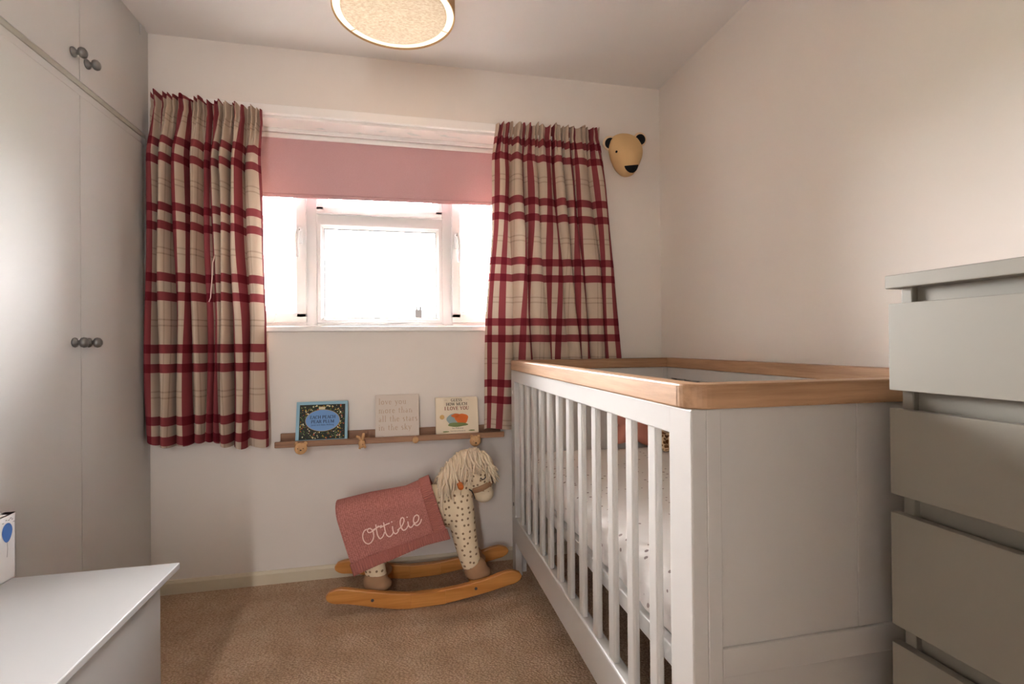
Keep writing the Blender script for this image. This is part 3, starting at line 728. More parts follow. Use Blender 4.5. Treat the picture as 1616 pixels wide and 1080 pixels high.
# ---- lettering: a small stroke alphabet with thick stems, hairlines and serifs
def arc(cx, cy, rx, ry, a0, a1, n=14):
    return [(cx+rx*math.cos(math.radians(lerp(a0, a1, k/n))), cy+ry*math.sin(math.radians(lerp(a0, a1, k/n)))) for k in range(n+1)]
B_W, T_W = 0.19, 0.095
def sr(x, y, w=0.13): return (T_W, [(x-w, y), (x+w, y)])
GL = {
 'A': (0.84, [(T_W, [(0.06, 0), (0.42, 1)]), (B_W, [(0.40, 1), (0.76, 0)]), (T_W, [(0.17, 0.32), (0.64, 0.32)]), sr(0.06, 0.02), sr(0.76, 0.02)]),
 'C': (0.80, [(B_W, arc(0.44, 0.5, 0.36, 0.46, 110, 250)), (T_W, arc(0.44, 0.5, 0.34, 0.47, 110, 40)), (T_W, arc(0.44, 0.5, 0.34, 0.47, 250, 320)), (T_W, [(0.72, 0.98), (0.72, 0.70)])]),
 'E': (0.72, [(B_W, [(0.16, 0), (0.16, 1)]), (T_W, [(0.03, 0.97), (0.62, 0.97), (0.62, 0.76)]), (T_W, [(0.16, 0.51), (0.46, 0.51)]), (T_W, [(0.46, 0.60), (0.46, 0.42)]), (T_W, [(0.03, 0.03), (0.64, 0.03), (0.64, 0.26)])]),
 'G': (0.86, [(B_W, arc(0.44, 0.5, 0.36, 0.46, 110, 250)), (T_W, arc(0.44, 0.5, 0.34, 0.47, 110, 40)), (T_W, arc(0.44, 0.5, 0.34, 0.47, 250, 310)), (B_W, [(0.70, 0.06), (0.70, 0.42)]), sr(0.70, 0.42)]),
 'H': (0.90, [(B_W, [(0.17, 0), (0.17, 1)]), (B_W, [(0.73, 0), (0.73, 1)]), (T_W, [(0.17, 0.5), (0.73, 0.5)])]+[sr(x, y) for x in (0.17, 0.73) for y in (0.03, 0.97)]),
 'I': (0.40, [(B_W, [(0.19, 0), (0.19, 1)]), sr(0.19, 0.03), sr(0.19, 0.97)]),
 'L': (0.70, [(B_W, [(0.17, 0), (0.17, 1)]), (T_W, [(0.04, 0.03), (0.62, 0.03), (0.62, 0.26)]), sr(0.17, 0.97)]),
 'M': (1.06, [(T_W, [(0.14, 0), (0.14, 1)]), (B_W, [(0.17, 1), (0.52, 0.05)]), (T_W, [(0.52, 0.05), (0.88, 1)]), (B_W, [(0.90, 0), (0.90, 1)]), sr(0.14, 0.03), sr(0.90, 0.03), sr(0.10, 0.97, 0.09), sr(0.94, 0.97, 0.09)]),
 'O': (0.90, [(B_W, arc(0.44, 0.5, 0.34, 0.46, 115, 245)), (B_W, arc(0.44, 0.5, 0.34, 0.46, -65, 65)), (T_W, arc(0.44, 0.5, 0.34, 0.47, 0, 360, 24))]),
 'P': (0.74, [(B_W, [(0.17, 0), (0.17, 1)]), (T_W, [(0.04, 0.97), (0.40, 0.97)]), (T_W, [(0.17, 0.46), (0.40, 0.46)]), (B_W, arc(0.38, 0.715, 0.24, 0.235, 75, -75)), sr(0.17, 0.03)]),
 'R': (0.84, [(B_W, [(0.17, 0), (0.17, 1)]), (T_W, [(0.04, 0.97), (0.40, 0.97)]), (T_W, [(0.17, 0.48), (0.40, 0.48)]), (B_W, arc(0.38, 0.725, 0.23, 0.225, 75, -75)), (B_W, [(0.42, 0.48), (0.72, 0.03)]), sr(0.17, 0.03), sr(0.74, 0.03, 0.1)]),
 'S': (0.66, [(T_W, arc(0.32, 0.75, 0.22, 0.22, 30, 110)), (B_W, arc(0.32, 0.74, 0.21, 0.21, 120, 200)+[(0.30, 0.53), (0.44, 0.42)]+arc(0.32, 0.26, 0.21, 0.21, 20, -60)), (T_W, arc(0.32, 0.25, 0.23, 0.22, -70, -160)), (T_W, [(0.53, 0.97), (0.53, 0.76)]), (T_W, [(0.09, 0.03), (0.09, 0.26)])]),
 'U': (0.88, [(B_W, [(0.17, 1), (0.17, 0.30)]), (B_W, arc(0.44, 0.30, 0.27, 0.28, 180, 250)), (T_W, arc(0.44, 0.30, 0.28, 0.28, 250, 360)), (T_W, [(0.72, 0.30), (0.72, 1)]), sr(0.17, 0.97), sr(0.72, 0.97, 0.1)]),
 'V': (0.82, [(B_W, [(0.08, 1), (0.42, 0.02)]), (T_W, [(0.42, 0.02), (0.74, 1)]), sr(0.08, 0.97), sr(0.74, 0.97, 0.1)]),
 'W': (1.14, [(B_W, [(0.08, 1), (0.34, 0.02)]), (T_W, [(0.34, 0.02), (0.58, 0.95)]), (B_W, [(0.56, 1), (0.82, 0.02)]), (T_W, [(0.82, 0.02), (1.06, 1)]), sr(0.08, 0.97), sr(1.06, 0.97, 0.1), sr(0.56, 0.97, 0.1)]),
 'Y': (0.82, [(B_W, [(0.08, 1), (0.40, 0.46)]), (T_W, [(0.40, 0.46), (0.72, 1)]), (B_W, [(0.40, 0), (0.40, 0.50)]), sr(0.08, 0.97), sr(0.72, 0.97, 0.1), sr(0.40, 0.03)]),
}
b2, t2 = 0.125, 0.075
def ls(x, y, w=0.10): return (t2, [(x-w, y), (x+w, y)])
GL.update({
 'a': (0.50, [(t2, arc(0.22, 0.42, 0.14, 0.18, 150, 60)), (b2, [(0.34, 0.46), (0.34, 0.06), (0.42, 0.02)]), (b2, arc(0.21, 0.17, 0.13, 0.15, 100, 280)), (t2, [(0.21, 0.32), (0.34, 0.36)]), (t2, [(0.21, 0.02), (0.34, 0.10)])]),
 'e': (0.52, [(b2, arc(0.25, 0.30, 0.18, 0.28, 100, 270)), (t2, arc(0.25, 0.30, 0.18, 0.29, 270, 325)), (t2, arc(0.25, 0.30, 0.18, 0.29, 100, 10)), (t2, [(0.08, 0.34), (0.43, 0.34)])]),
 'h': (0.62, [(b2, [(0.13, 0), (0.13, 1)]), (t2, arc(0.30, 0.38, 0.17, 0.20, 170, 60)), (b2, [(0.46, 0.44), (0.46, 0)]), ls(0.13, 0.02), ls(0.46, 0.02), ls(0.08, 0.98, 0.06)]),
 'i': (0.30, [(b2, [(0.13, 0), (0.13, 0.60)]), ls(0.13, 0.02), ls(0.08, 0.58, 0.06), (0.13, [(0.13, 0.80), (0.13, 0.93)])]),
 'k': (0.58, [(b2, [(0.13, 0), (0.13, 1)]), (t2, [(0.13, 0.26), (0.42, 0.58)]), (b2, [(0.24, 0.36), (0.46, 0.02)]), ls(0.13, 0.02), ls(0.42, 0.58, 0.08), ls(0.48, 0.02, 0.08)]),
 'l': (0.30, [(b2, [(0.13, 0), (0.13, 1)]), ls(0.13, 0.02), ls(0.08, 0.98, 0.06)]),
 'm': (0.94, [(b2, [(0.13, 0), (0.13, 0.6)]), (t2, arc(0.29, 0.38, 0.16, 0.20, 170, 60)), (b2, [(0.45, 0.44), (0.45, 0)]), (t2, arc(0.61, 0.38, 0.16, 0.20, 170, 60)), (b2, [(0.77, 0.44), (0.77, 0)]), ls(0.13, 0.02), ls(0.45, 0.02), ls(0.77, 0.02), ls(0.08, 0.58, 0.06)]),
 'n': (0.62, [(b2, [(0.13, 0), (0.13, 0.6)]), (t2, arc(0.30, 0.38, 0.17, 0.20, 170, 60)), (b2, [(0.46, 0.44), (0.46, 0)]), ls(0.13, 0.02), ls(0.46, 0.02), ls(0.08, 0.58, 0.06)]),
 'o': (0.58, [(b2, arc(0.27, 0.30, 0.20, 0.28, 110, 250)), (b2, arc(0.27, 0.30, 0.20, 0.28, -70, 70)), (t2, arc(0.27, 0.30, 0.20, 0.29, 0, 360, 20))]),
 'r': (0.44, [(b2, [(0.13, 0), (0.13, 0.6)]), (t2, arc(0.27, 0.40, 0.14, 0.17, 170, 50)), ls(0.13, 0.02), ls(0.08, 0.58, 0.06)]),
 's': (0.42, [(b2, arc(0.20, 0.45, 0.12, 0.13, 60, 200)+[(0.20, 0.31), (0.28, 0.25)]+arc(0.20, 0.15, 0.12, 0.13, 20, -120))]),
 't': (0.40, [(b2, [(0.17, 0.80), (0.17, 0.10)]), (t2, arc(0.26, 0.10, 0.09, 0.09, 180, 320)), (t2, [(0.04, 0.57), (0.34, 0.57)])]),
 'u': (0.62, [(b2, [(0.13, 0.6), (0.13, 0.16)]), (t2, arc(0.29, 0.18, 0.16, 0.17, 190, 300)), (b2, [(0.46, 0.6), (0.46, 0)]), ls(0.08, 0.58, 0.06), ls(0.41, 0.58, 0.06), ls(0.52, 0.02, 0.06)]),
 'v': (0.54, [(b2, [(0.07, 0.6), (0.27, 0.02)]), (t2, [(0.27, 0.02), (0.46, 0.6)]), ls(0.07, 0.58, 0.08), ls(0.46, 0.58, 0.07)]),
 'y': (0.54, [(b2, [(0.07, 0.6), (0.28, 0.04)]), (t2, [(0.46, 0.6), (0.22, -0.16), (0.12, -0.26), (0.04, -0.22)]), ls(0.07, 0.58, 0.08), ls(0.46, 0.58, 0.07)]),
})
def text2d(txt, height, track=0.0, space=0.40):
    quads = []; x = 0.0
    for chx in txt:
        if chx == ' ': x += space; continue
        adv, strokes = GL[chx]
        for w, pts in strokes:
            L, R = [], []
            for i, p in enumerate(pts):
                a = pts[max(i-1, 0)]; c_ = pts[min(i+1, len(pts)-1)]
                dx_, dy_ = c_[0]-a[0], c_[1]-a[1]; l = math.hypot(dx_, dy_) or 1
                nx, ny = -dy_/l*w/2, dx_/l*w/2
                L.append((x+p[0]+nx, p[1]+ny)); R.append((x+p[0]-nx, p[1]-ny))
            for i in range(len(pts)-1): quads.append((L[i], L[i+1], R[i+1], R[i]))
        x += adv+track
    return [[(a*height, c_*height) for a, c_ in q] for q in quads], (x-track)*height
def panel_frame(x0, z0, yb, tilt):
    """local (u right, v up, w out of the face) -> world, for a board leaning back by tilt"""
    ct_, st = math.cos(tilt), math.sin(tilt)
    return lambda u, v, w=0.0: (x0+u, yb + v*st - w*ct_, z0 + v*ct_ + w*st)
def print_polys(name, polys, fr, w, mat, parent):
    b = bmesh.new()
    for q in polys: b.faces.new([b.verts.new(fr(a, c_, w)) for a, c_ in q])
    me = bpy.data.meshes.new(name); b.to_mesh(me); b.free()
    return link(name, me, mat, parent)
def ellipse(cx, cy, rx, ry, n=40): return [(cx+rx*math.cos(2*PI*k/n), cy+ry*math.sin(2*PI*k/n)) for k in range(n)]
def put_text(txt, h, xc, y, fr, w, mat, parent, track=0.08, left=False, space=0.4):
    q, wd_ = text2d(txt, h, track, space); dx_ = xc if left else xc-wd_/2
    return print_polys('lettering', [[(a+dx_, c_+y) for a, c_ in p] for p in q], fr, w, mat, parent)
def small_text(txt, size, xc, y, fr, w, mat, parent):
    cu = bpy.data.curves.new('t', 'FONT'); cu.body = txt; cu.size = size; cu.align_x = 'CENTER'; cu.resolution_u = 2
    o = bpy.data.objects.new('t', cu); C.objects.link(o)
    dg = bpy.context.evaluated_depsgraph_get(); me = bpy.data.meshes.new_from_object(o.evaluated_get(dg))
    bpy.data.objects.remove(o); bpy.data.curves.remove(cu)
    for v in me.vertices: v.co = Vector(fr(xc+v.co.x, y+v.co.y, w))
    me.materials.clear()
    return link('lettering', me, mat, parent)
def slab(name, W_, H_, T_, fr, mat, parent, bev=0.001, rc=0.0):
    b = bmesh.new(); pts = [(0, 0), (W_, 0), (W_, H_-rc), (W_-rc*0.3, H_-rc*0.3), (W_-rc, H_), (0, H_)] if rc else [(0, 0), (W_, 0), (W_, H_), (0, H_)]
    f_ = [b.verts.new(fr(u, v, 0)) for u, v in pts]; k_ = [b.verts.new(fr(u, v, -T_)) for u, v in pts]
    b.faces.new(f_); b.faces.new(k_[::-1])
    for i in range(len(pts)): b.faces.new((f_[i], k_[i], k_[(i+1) % len(pts)], f_[(i+1) % len(pts)]))
    bmesh.ops.recalc_face_normals(b, faces=b.faces)
    if bev: bmesh.ops.bevel(b, geom=b.edges[:], offset=bev, segments=1, affect='EDGES')
    me = bpy.data.meshes.new(name); b.to_mesh(me); b.free()
    return link(name, me, mat, parent)
z0b = 0.6305
# book 1
fr1 = panel_frame(-0.457, z0b, -0.066, 0.24)
bk = thing('picture_book', 'blue picture book with an oval title on a dark flowered cover', 'book', (-0.348, -0.06, z0b), 'books on the ledge')
W1, H1 = 0.218, 0.178
slab('cover', W1, H1, 0.0035, fr1, 'book_blue', bk); slab('pages', W1-0.006, H1-0.006, 0.006, lambda u, v, w=0: fr1(u+0.002, v+0.003, w-0.0035), 'page', bk, 0); slab('cover', W1, H1, 0.002, lambda u, v, w=0: fr1(u, v, w-0.0095), 'book_blue', bk, 0.0006)
print_polys('dark_panel', [[(0.014, 0.010), (W1-0.011, 0.010), (W1-0.011, H1-0.014), (0.014, H1-0.014)]], fr1, 0.0002, 'book_dark', bk)
rf = random.Random(4); fl = {k: [] for k in ('fl_red', 'fl_yel', 'fl_cream', 'fl_green', 'fl_ochre')}
ocx, ocy, orx, ory = 0.112, 0.093, 0.072, 0.047
for k in range(430):
    x, y = rf.uniform(0.018, W1-0.016), rf.uniform(0.014, H1-0.019)
    if ((x-ocx)/(orx+0.004))**2+((y-ocy)/(ory+0.004))**2 < 1: continue
    kind = rf.choice(['fl_red', 'fl_yel', 'fl_cream', 'fl_green', 'fl_green', 'fl_ochre', 'fl_cream', 'fl_green'])
    r = rf.uniform(0.0012, 0.0042); e = rf.uniform(0.4, 1.0); a0 = rf.uniform(0, PI)
    pts = [(x+r*math.cos(t)*math.cos(a0)-r*e*math.sin(t)*math.sin(a0), y+r*math.cos(t)*math.sin(a0)+r*e*math.sin(t)*math.cos(a0)) for t in [2*PI*q/8 for q in range(8)]]
    fl[kind].append(pts)
for i, (k, ps) in enumerate(fl.items()): tag(print_polys('flower_print', ps, fr1, 0.0003+0.00005*i, k, bk), kind='stuff')
print_polys('oval_rim', [ellipse(ocx, ocy, orx+0.0018, ory+0.0018)], fr1, 0.0007, 'oval_rim', bk)
print_polys('oval', [ellipse(ocx, ocy, orx, ory)], fr1, 0.0009, 'oval_blue', bk)
print_polys('plaque', [[(0.094, 0.142), (0.121, 0.142), (0.121, 0.153), (0.094, 0.153)]], fr1, 0.0008, 'fl_cream', bk)
put_text('EACH PEACH', 0.0135, ocx, 0.101, fr1, 0.0012, 'ink_navy', bk, 0.04)
put_text('PEAR PLUM', 0.0135, ocx, 0.0815, fr1, 0.0012, 'ink_navy', bk, 0.04)
small_text('Janet and Allan Ahlberg', 0.0100, ocx, 0.070, fr1, 0.0012, 'ink_navy', bk)
# plaque in the middle
fr2 = panel_frame(-0.118, z0b, -0.064, 0.22)
pq = thing('canvas_plaque', 'square off-white plaque lettered love you more than all the stars', 'plaque', (-0.02, -0.06, z0b))
slab('board', 0.197, 0.199, 0.016, fr2, 'canvas', pq, 0.0015)
for tx, yy in (('love you', 0.154), ('more than', 0.114), ('all the stars', 0.075), ('in the sky', 0.036)):
    put_text(tx, 0.0275, 0.015, yy, fr2, 0.0004, 'ink_tan', pq, 0.07, True, 0.42)
# book 3
fr3 = panel_frame(0.155, z0b, -0.064, 0.22)
bk = thing('picture_book', 'cream board book titled guess how much I love you', 'book', (0.255, -0.06, z0b), 'books on the ledge')
slab('cover', 0.201, 0.178, 0.018, fr3, 'book_cream', bk, 0.001, 0.010)
put_text('GUESS', 0.0135, 0.100, 0.157, fr3, 0.0005, 'ink_black', bk, 0.03)
put_text('HOW MUCH', 0.0140, 0.100, 0.138, fr3, 0.0005, 'ink_black', bk, 0.03)
put_text('I LOVE YOU', 0.0160, 0.100, 0.117, fr3, 0.0005, 'ink_red', bk, 0.05)
for s_ in (-1, 1): print_polys('flourish', [[(0.100+s_*0.042, 0.162), (0.100+s_*0.050, 0.166), (0.100+s_*0.062, 0.162), (0.100+s_*0.050, 0.1640)]], fr3, 0.0005, 'ink_tan', bk)
def blob(cx, cy, rx, ry, seed, n=36):
    r_ = random.Random(seed); a, c_ = r_.uniform(0, 6), r_.uniform(0, 6)
    return [(cx+rx*(1+0.06*math.sin(3*t+a)+0.04*math.sin(5*t+c_))*math.cos(t), cy+ry*(1+0.06*math.sin(3*t+a)+0.04*math.sin(5*t+c_))*math.sin(t)) for t in [2*PI*k/n for k in range(n)]]
print_polys('sky_print', [blob(0.100, 0.071, 0.050, 0.030, 1)], fr3, 0.0003, 'art_blue', bk)
print_polys('autumn_print', [blob(0.122, 0.075, 0.031, 0.024, 2), blob(0.094, 0.090, 0.020, 0.010, 6)], fr3, 0.0005, 'art_orange', bk)
print_polys('meadow_print', [blob(0.102, 0.048, 0.047, 0.010, 3), blob(0.046, 0.017, 0.015, 0.003, 4), blob(0.168, 0.019, 0.015, 0.003, 5)], fr3, 0.0007, 'art_green', bk)
print_polys('seal_print', [ellipse(0.030, 0.085, 0.011, 0.011, 24)], fr3, 0.0005, 'seal_gold', bk)
small_text('Sam McBratney', 0.0085, 0.102, 0.029, fr3, 0.0005, 'ink_black', bk)
small_text('illustrated by Anita Jeram', 0.0070, 0.102, 0.017, fr3, 0.0005, 'ink_black', bk)

# ------------------------------------------------------------------ felt bear head on the wall
bh = thing('bear_head', 'cream felt bear head with black ears and nose mounted on the wall', 'wall decoration', (1.12, -0.03, 1.93))
A, Nn = Vector((1.128, 0.0, 2.046)), Vector((1.100, -0.150, 1.920))
m = MB()
m.tube([(1.132, -0.032, 2.112), (1.131, -0.036, 2.100), (1.128, -0.042, 2.070), (1.125, -0.050, 2.035), (1.122, -0.062, 2.000), (1.118, -0.080, 1.960), (1.114, -0.100, 1.925), (1.112, -0.110, 1.905), (1.112, -0.112, 1.898)],
       [(0.030, 0.050), (0.042, 0.072), (0.055, 0.088), (0.066, 0.091), (0.073, 0.083), (0.072, 0.065), (0.054, 0.046), (0.034, 0.030), (0.014, 0.014)], 28, up=(0, 1, 0))
m.box((1.07, -0.012, 1.99), (1.185, 0.0, 2.09), 0.005)
me = remesh(m, 0.006, 8); 
for v in me.vertices: v.co.y = min(v.co.y, -0.0005)
head = link('head', me, 'cream_felt', bh, True)
hb = BVHTree.FromPolygons([v.co.copy()+wl(bh) for v in me.vertices], [p.vertices[:] for p in me.polygons])
for s_, (ex, ez) in ((-1, (1.046, 2.074)), (1, (1.212, 2.106))):
    e = MB().lathe([(0, 0), (0.031, 0), (0.036, 0.006), (0.032, 0.014), (0, 0.016)], (ex, -0.030, ez), (0.05*s_-0.12, -1, -0.15), 24).build('ear', 'cream_felt_pale', bh, True)
    MB().lathe([(0, 0), (0.0265, 0), (0.0265, 0.003), (0, 0.005)], (ex-0.003, -0.0465, ez-0.005), (0.05*s_-0.12, -1, -0.15), 24).build('inner_ear', 'black_felt', e, True)
camp = Vector((0, -2.42, 1.0546))
def onhead(x, z):
    """point of the felt head met from in front, slightly below left"""
    tgt = Vector((x, -0.05, z)); d = (tgt-camp).normalized(); h = hb.ray_cast(camp, d)
    return (h[0], h[1]) if h[0] is not None else (tgt, -d)
for ex, ez in ((1.076, 2.027),):
    p, n = onhead(ex, ez); MB().ball(p, (0.0062, 0.0062, 0.0062), 12, 8).build('eye', 'black_felt', bh, True)
MB().ball((1.196, -0.075, 2.040), 0.0062, 12, 8).build('eye', 'black_felt', bh, True)
b = bmesh.new(); rows = []
for j in range(9):
    t = j/8; row = []
    for i in range(13):
        s_ = i/12*2-1; zt2 = lerp(1.9640, 1.9270, t) + 0.012*s_*(1-t)*0.5; hw = 0.037*math.sqrt(max(0.0, 1-(t*0.97)**1.6))
        p, n = onhead(1.156+hw*s_, zt2); row.append(b.verts.new(p+n*0.0025))
    rows.append(row)
for j in range(8):
    for i in range(12): b.faces.new((rows[j][i], rows[j][i+1], rows[j+1][i+1], rows[j+1][i]))
me = bpy.data.meshes.new('nose'); b.to_mesh(me); b.free(); link('nose', me, 'black_felt', bh, True)

# ------------------------------------------------------------------ rocking horse
HY = -0.225
rh = thing('rocking_horse', 'dotted cream rocking horse with rope mane on pine rockers', 'rocking horse', (0.09, HY, 0))
def catmull(pts, n=8):
    out = []; P_ = [pts[0]]+list(pts)+[pts[-1]]
    for i in range(1, len(P_)-2):
        p0, p1, p2, p3 = [Vector(q) for q in P_[i-1:i+3]]
        for k in range(n):
            t = k/n; out.append(0.5*((2*p1)+(-p0+p2)*t+(2*p0-5*p1+4*p2-p3)*t*t+(-p0+3*p1-3*p2+p3)*t**3))
    out.append(Vector(pts[-1])); return out
def runner(yc, dx_):
    top = [(-0.280, 0.100), (-0.241, 0.109), (-0.20, 0.102), (-0.129, 0.086), (0.027, 0.060), (0.168, 0.061), (0.327, 0.083), (0.400, 0.102), (0.445, 0.107), (0.478, 0.096)]
    bot = [(0.480, 0.066), (0.455, 0.053), (0.424, 0.047), (0.327, 0.027), (0.167, 0.004), (0.06, 0.000), (0.0, 0.0015), (-0.096, 0.018), (-0.209, 0.046), (-0.262, 0.053), (-0.288, 0.068), (-0.292, 0.085)]
    loop = [p for p in catmull([Vector((a, c_, 0)) for a, c_ in top], 4)]+[Vector((0.488, 0.081, 0))]+[p for p in catmull([Vector((a, c_, 0)) for a, c_ in bot], 4)]
    poly = [(p.x+dx_, p.y) for p in loop]
    o = MB().prism(poly, 1, yc-0.012, yc+0.012, 0.004).build('rocker', 'pine_x', rh)
    # lap joints and bolts
    for xa, xb, zc in ((0.030, 0.168, 0.031),):
        mb = MB().box((xa+dx_, yc-0.0155, 0.0045), (xb+dx_, yc+0.0155, 0.0575), 0.0015)
        mb.build('splice_block', 'pine_x', o)
    for xb, zb_ in ((-0.118, 0.052), (0.292, 0.052)):
        MB().lathe([(0, 0), (0.0062, 0), (0.0062, 0.002), (0, 0.0025)], (xb+dx_, yc-0.0118, zb_), (0, -1, 0), 12).build('bolt', 'screw', o)
    return o
runner(-0.358, 0.0); runner(-0.092, 0.0)
for x, z in ((-0.11, 0.052), (0.30, 0.055)):
    MB().box((x-0.028, -0.348, z-0.010), (x+0.028, -0.102, z+0.008), 0.003).build('cross_bar', 'pine_x', rh)
# soft body: trunk, neck, head, legs grown together
m = MB()
m.tube([(-0.225, HY, 0.315), (-0.20, HY, 0.32), (-0.12, HY, 0.335), (0.0, HY, 0.345), (0.10, HY, 0.36), (0.19, HY, 0.375), (0.24, HY, 0.39)], [0.045, 0.070, 0.085, 0.088, 0.088, 0.080, 0.055], 20)
m.ball((-0.19, HY, 0.315), (0.06, 0.075, 0.075)).ball((0.20, HY, 0.35), (0.075, 0.085, 0.085))
m.tube([(0.218, HY, 0.35), (0.234, HY, 0.42), (0.250, HY, 0.485), (0.275, HY, 0.525)], [0.080, 0.068, 0.058, 0.058], 20)
m.ball((0.300, HY, 0.523), (0.062, 0.060, 0.058))
m.tube([(0.300, HY, 0.520), (0.322, HY, 0.475), (0.343, HY, 0.425), (0.350, HY, 0.400)], [0.064, 0.060, 0.050, 0.043], 18)
for sy in (-1, 1):
    m.tube([(0.240, HY+sy*0.010, 0.46), (0.240, HY+sy*0.026, 0.40), (0.245, HY+sy*0.040, 0.34), (0.256, HY+sy*0.052, 0.25), (0.272, HY+sy*0.060, 0.17), (0.287, HY+sy*0.064, 0.11)], [0.045, 0.056, 0.058, 0.053, 0.047, 0.040], 18)
    m.tube([(-0.16, HY+sy*0.025, 0.31), (-0.140, HY+sy*0.042, 0.24), (-0.118, HY+sy*0.056, 0.17), (-0.104, HY+sy*0.062, 0.10)], [0.058, 0.050, 0.044, 0.041], 18)
body = link('body', remesh(m, 0.006, 8), 'dotted_plush', rh, True)
for sy in (-1, 1):
    for hx, hz in ((0.303, 0.064), (-0.110, 0.060)):
        q = MB().ball((hx, HY+sy*0.064, hz+0.034), (0.050, 0.047, 0.050)).ball((hx+0.010, HY+sy*0.066, hz+0.018), (0.056, 0.047, 0.030))
        me = remesh(q, 0.005, 4)
        for v in me.vertices: v.co.z = max(v.co.z, hz-0.002)
        link('hoof', me, 'taupe_plush', rh, True)
# muzzle and nose band
q = MB().ball((0.350, HY, 0.398), (0.046, 0.046, 0.040)).ball((0.340, HY, 0.420), (0.048, 0.049, 0.036))
link('muzzle', remesh(q, 0.005, 4), 'cream_plush', rh, True)
dirn = Vector((0.36, 0, -0.93)).normalized()
cb_ = Vector((0.3375, HY, 0.436))
MB().lathe([(0.0535, -0.013), (0.0565, -0.011), (0.0555, 0.011), (0.0520, 0.013), (0.0535, -0.013)], cb_, dirn, 36).build('nose_band', 'taupe_plush', rh, True)
# closed eyes
for sy in (-1, 1):
    pts = []
    bb = BVHTree.FromPolygons([v.co+wl(rh) for v in body.data.vertices], [p.vertices[:] for p in body.data.polygons])
    def hit(x, z):
        h = bb.ray_cast(Vector((x, HY+sy*0.5, z)), Vector((0, -sy, 0))); return h[0] if h[0] is not None else Vector((x, HY+sy*0.05, z))
    e = MB(); e.tube([hit(0.340+0.011*math.cos(a), 0.484+0.011*math.sin(a)) + Vector((0, sy*0.0015, 0)) for a in [PI*1.05+PI*0.95*k/10 for k in range(11)]], 0.0022, 6)
    for a in (1.15, 1.4): e.tube([hit(0.340+0.011*math.cos(PI*a), 0.484+0.011*math.sin(PI*a))+Vector((0, sy*0.0015, 0)), hit(0.340+0.017*math.cos(PI*a), 0.484+0.017*math.sin(PI*a))+Vector((0, sy*0.002, 0))], 0.0012, 5)
    e.build('eyelash', 'black_thread', rh, True)
MB().tube([(0.236, HY-0.135, 0.466), (0.236, HY-0.125, 0.466), (0.236, HY+0.125, 0.466), (0.236, HY+0.135, 0.466)], [0.009, 0.0125, 0.0125, 0.009], 14).build('handle', 'orange_wood', rh, True)
# rope mane
rm = random.Random(21); m = MB()
crest = [(0.366, 0.538), (0.346, 0.562), (0.312, 0.577), (0.273, 0.574), (0.236, 0.558), (0.205, 0.532), (0.180, 0.500), (0.158, 0.464)]
def crest_at(t):
    f = t*(len(crest)-1); i = min(int(f), len(crest)-2); return Vector((lerp(crest[i][0], crest[i+1][0], f-i), lerp(crest[i][1], crest[i+1][1], f-i)))
NS = 300
for k in range(NS):
    t = (k+rm.random())/NS; side = -1 if rm.random() < 0.62 else 1
    c_ = crest_at(t); x, z = c_.x, c_.y; pts = []
    out0 = rm.uniform(0.030, 0.080); wob = rm.uniform(0, 6)
    if t < 0.22:                      # forelock, thrown forward over the brow
        L_ = rm.uniform(0.05, 0.12); sway = rm.uniform(0.01, 0.055); out0 *= 0.75
    elif t < 0.40:
        L_ = rm.uniform(0.055, 0.085); sway = rm.uniform(-0.02, 0.03)
    else:
        L_ = rm.uniform(0.085, 0.150); sway = rm.uniform(-0.040, 0.030)
    layer = rm.uniform(0.75, 1.12)
    for s_ in range(8):
        q = s_/7
        yo = HY + side*(out0*layer*math.sin(min(1, q*1.7)*PI/2)*(1+0.12*q)+0.004*math.sin(q*9+wob))
        zz = z + rm.uniform(-0.002, 0.002) + 0.018*layer*math.sin(min(1, q*2.6)*PI) - L_*max(0, q-0.10)**1.15
        xx = x + sway*q + 0.006*math.sin(q*6+wob)
        pts.append((xx, yo, zz))
    m.tube(pts, [0.0050, 0.0052, 0.0052, 0.0050, 0.0048, 0.0046, 0.0042, 0.0026], 5)
tag(m.build('mane', 'rope', rh, True), 'thick cream rope mane', None, None, 'stuff')
MB().tube([(0.278, HY-0.060, 0.436), (0.288, HY-0.062, 0.430), (0.297, HY-0.058, 0.412), (0.304, HY-0.052, 0.392)], 0.0026, 6).build('rein', 'black_thread', rh, True)

# blanket over the horse
ridge = [(-0.268, 0.408), (-0.134, 0.432), (0.011, 0.448), (0.112, 0.486)]
hem = [(-0.186, 0.143), (-0.080, 0.184), (-0.006, 0.210), (0.090, 0.237), (0.186, 0.256)]
farhem = [(-0.150, 0.150), (0.00, 0.185), (0.150, 0.215), (0.20, 0.235)]
def along(tab, s_):
    f = s_*(len(tab)-1); i = min(int(f), len(tab)-2); return Vector((lerp(tab[i][0], tab[i+1][0], f-i), lerp(tab[i][1], tab[i+1][1], f-i)))
def blanket_pt(s_, t):
    """s along the back 0..1; t -1 near hem .. 0 ridge .. 1 far hem"""
    r_ = along(ridge, s_); side = -1 if t < 0 else 1
    h = along(hem if t < 0 else farhem, s_); q = abs(t)
    arc_ = 0.34
    if q < arc_:
        a = q/arc_*PI/2; yo = 0.104*math.sin(a); dz = -0.062*(1-math.cos(a)); f = 0.25*q/arc_*(1-math.cos(a))
        zz = r_.y+dz; f = (r_.y-zz)/(r_.y-h.y)
    else:
        z1 = r_.y-0.062; k = (q-arc_)/(1-arc_); zz = lerp(z1, h.y, k); yo = 0.104+0.020*k+0.006*math.sin(s_*9+q*4)*k; f = (r_.y-zz)/(r_.y-h.y)
    return Vector((lerp(r_.x, h.x, f), HY+side*yo, zz))
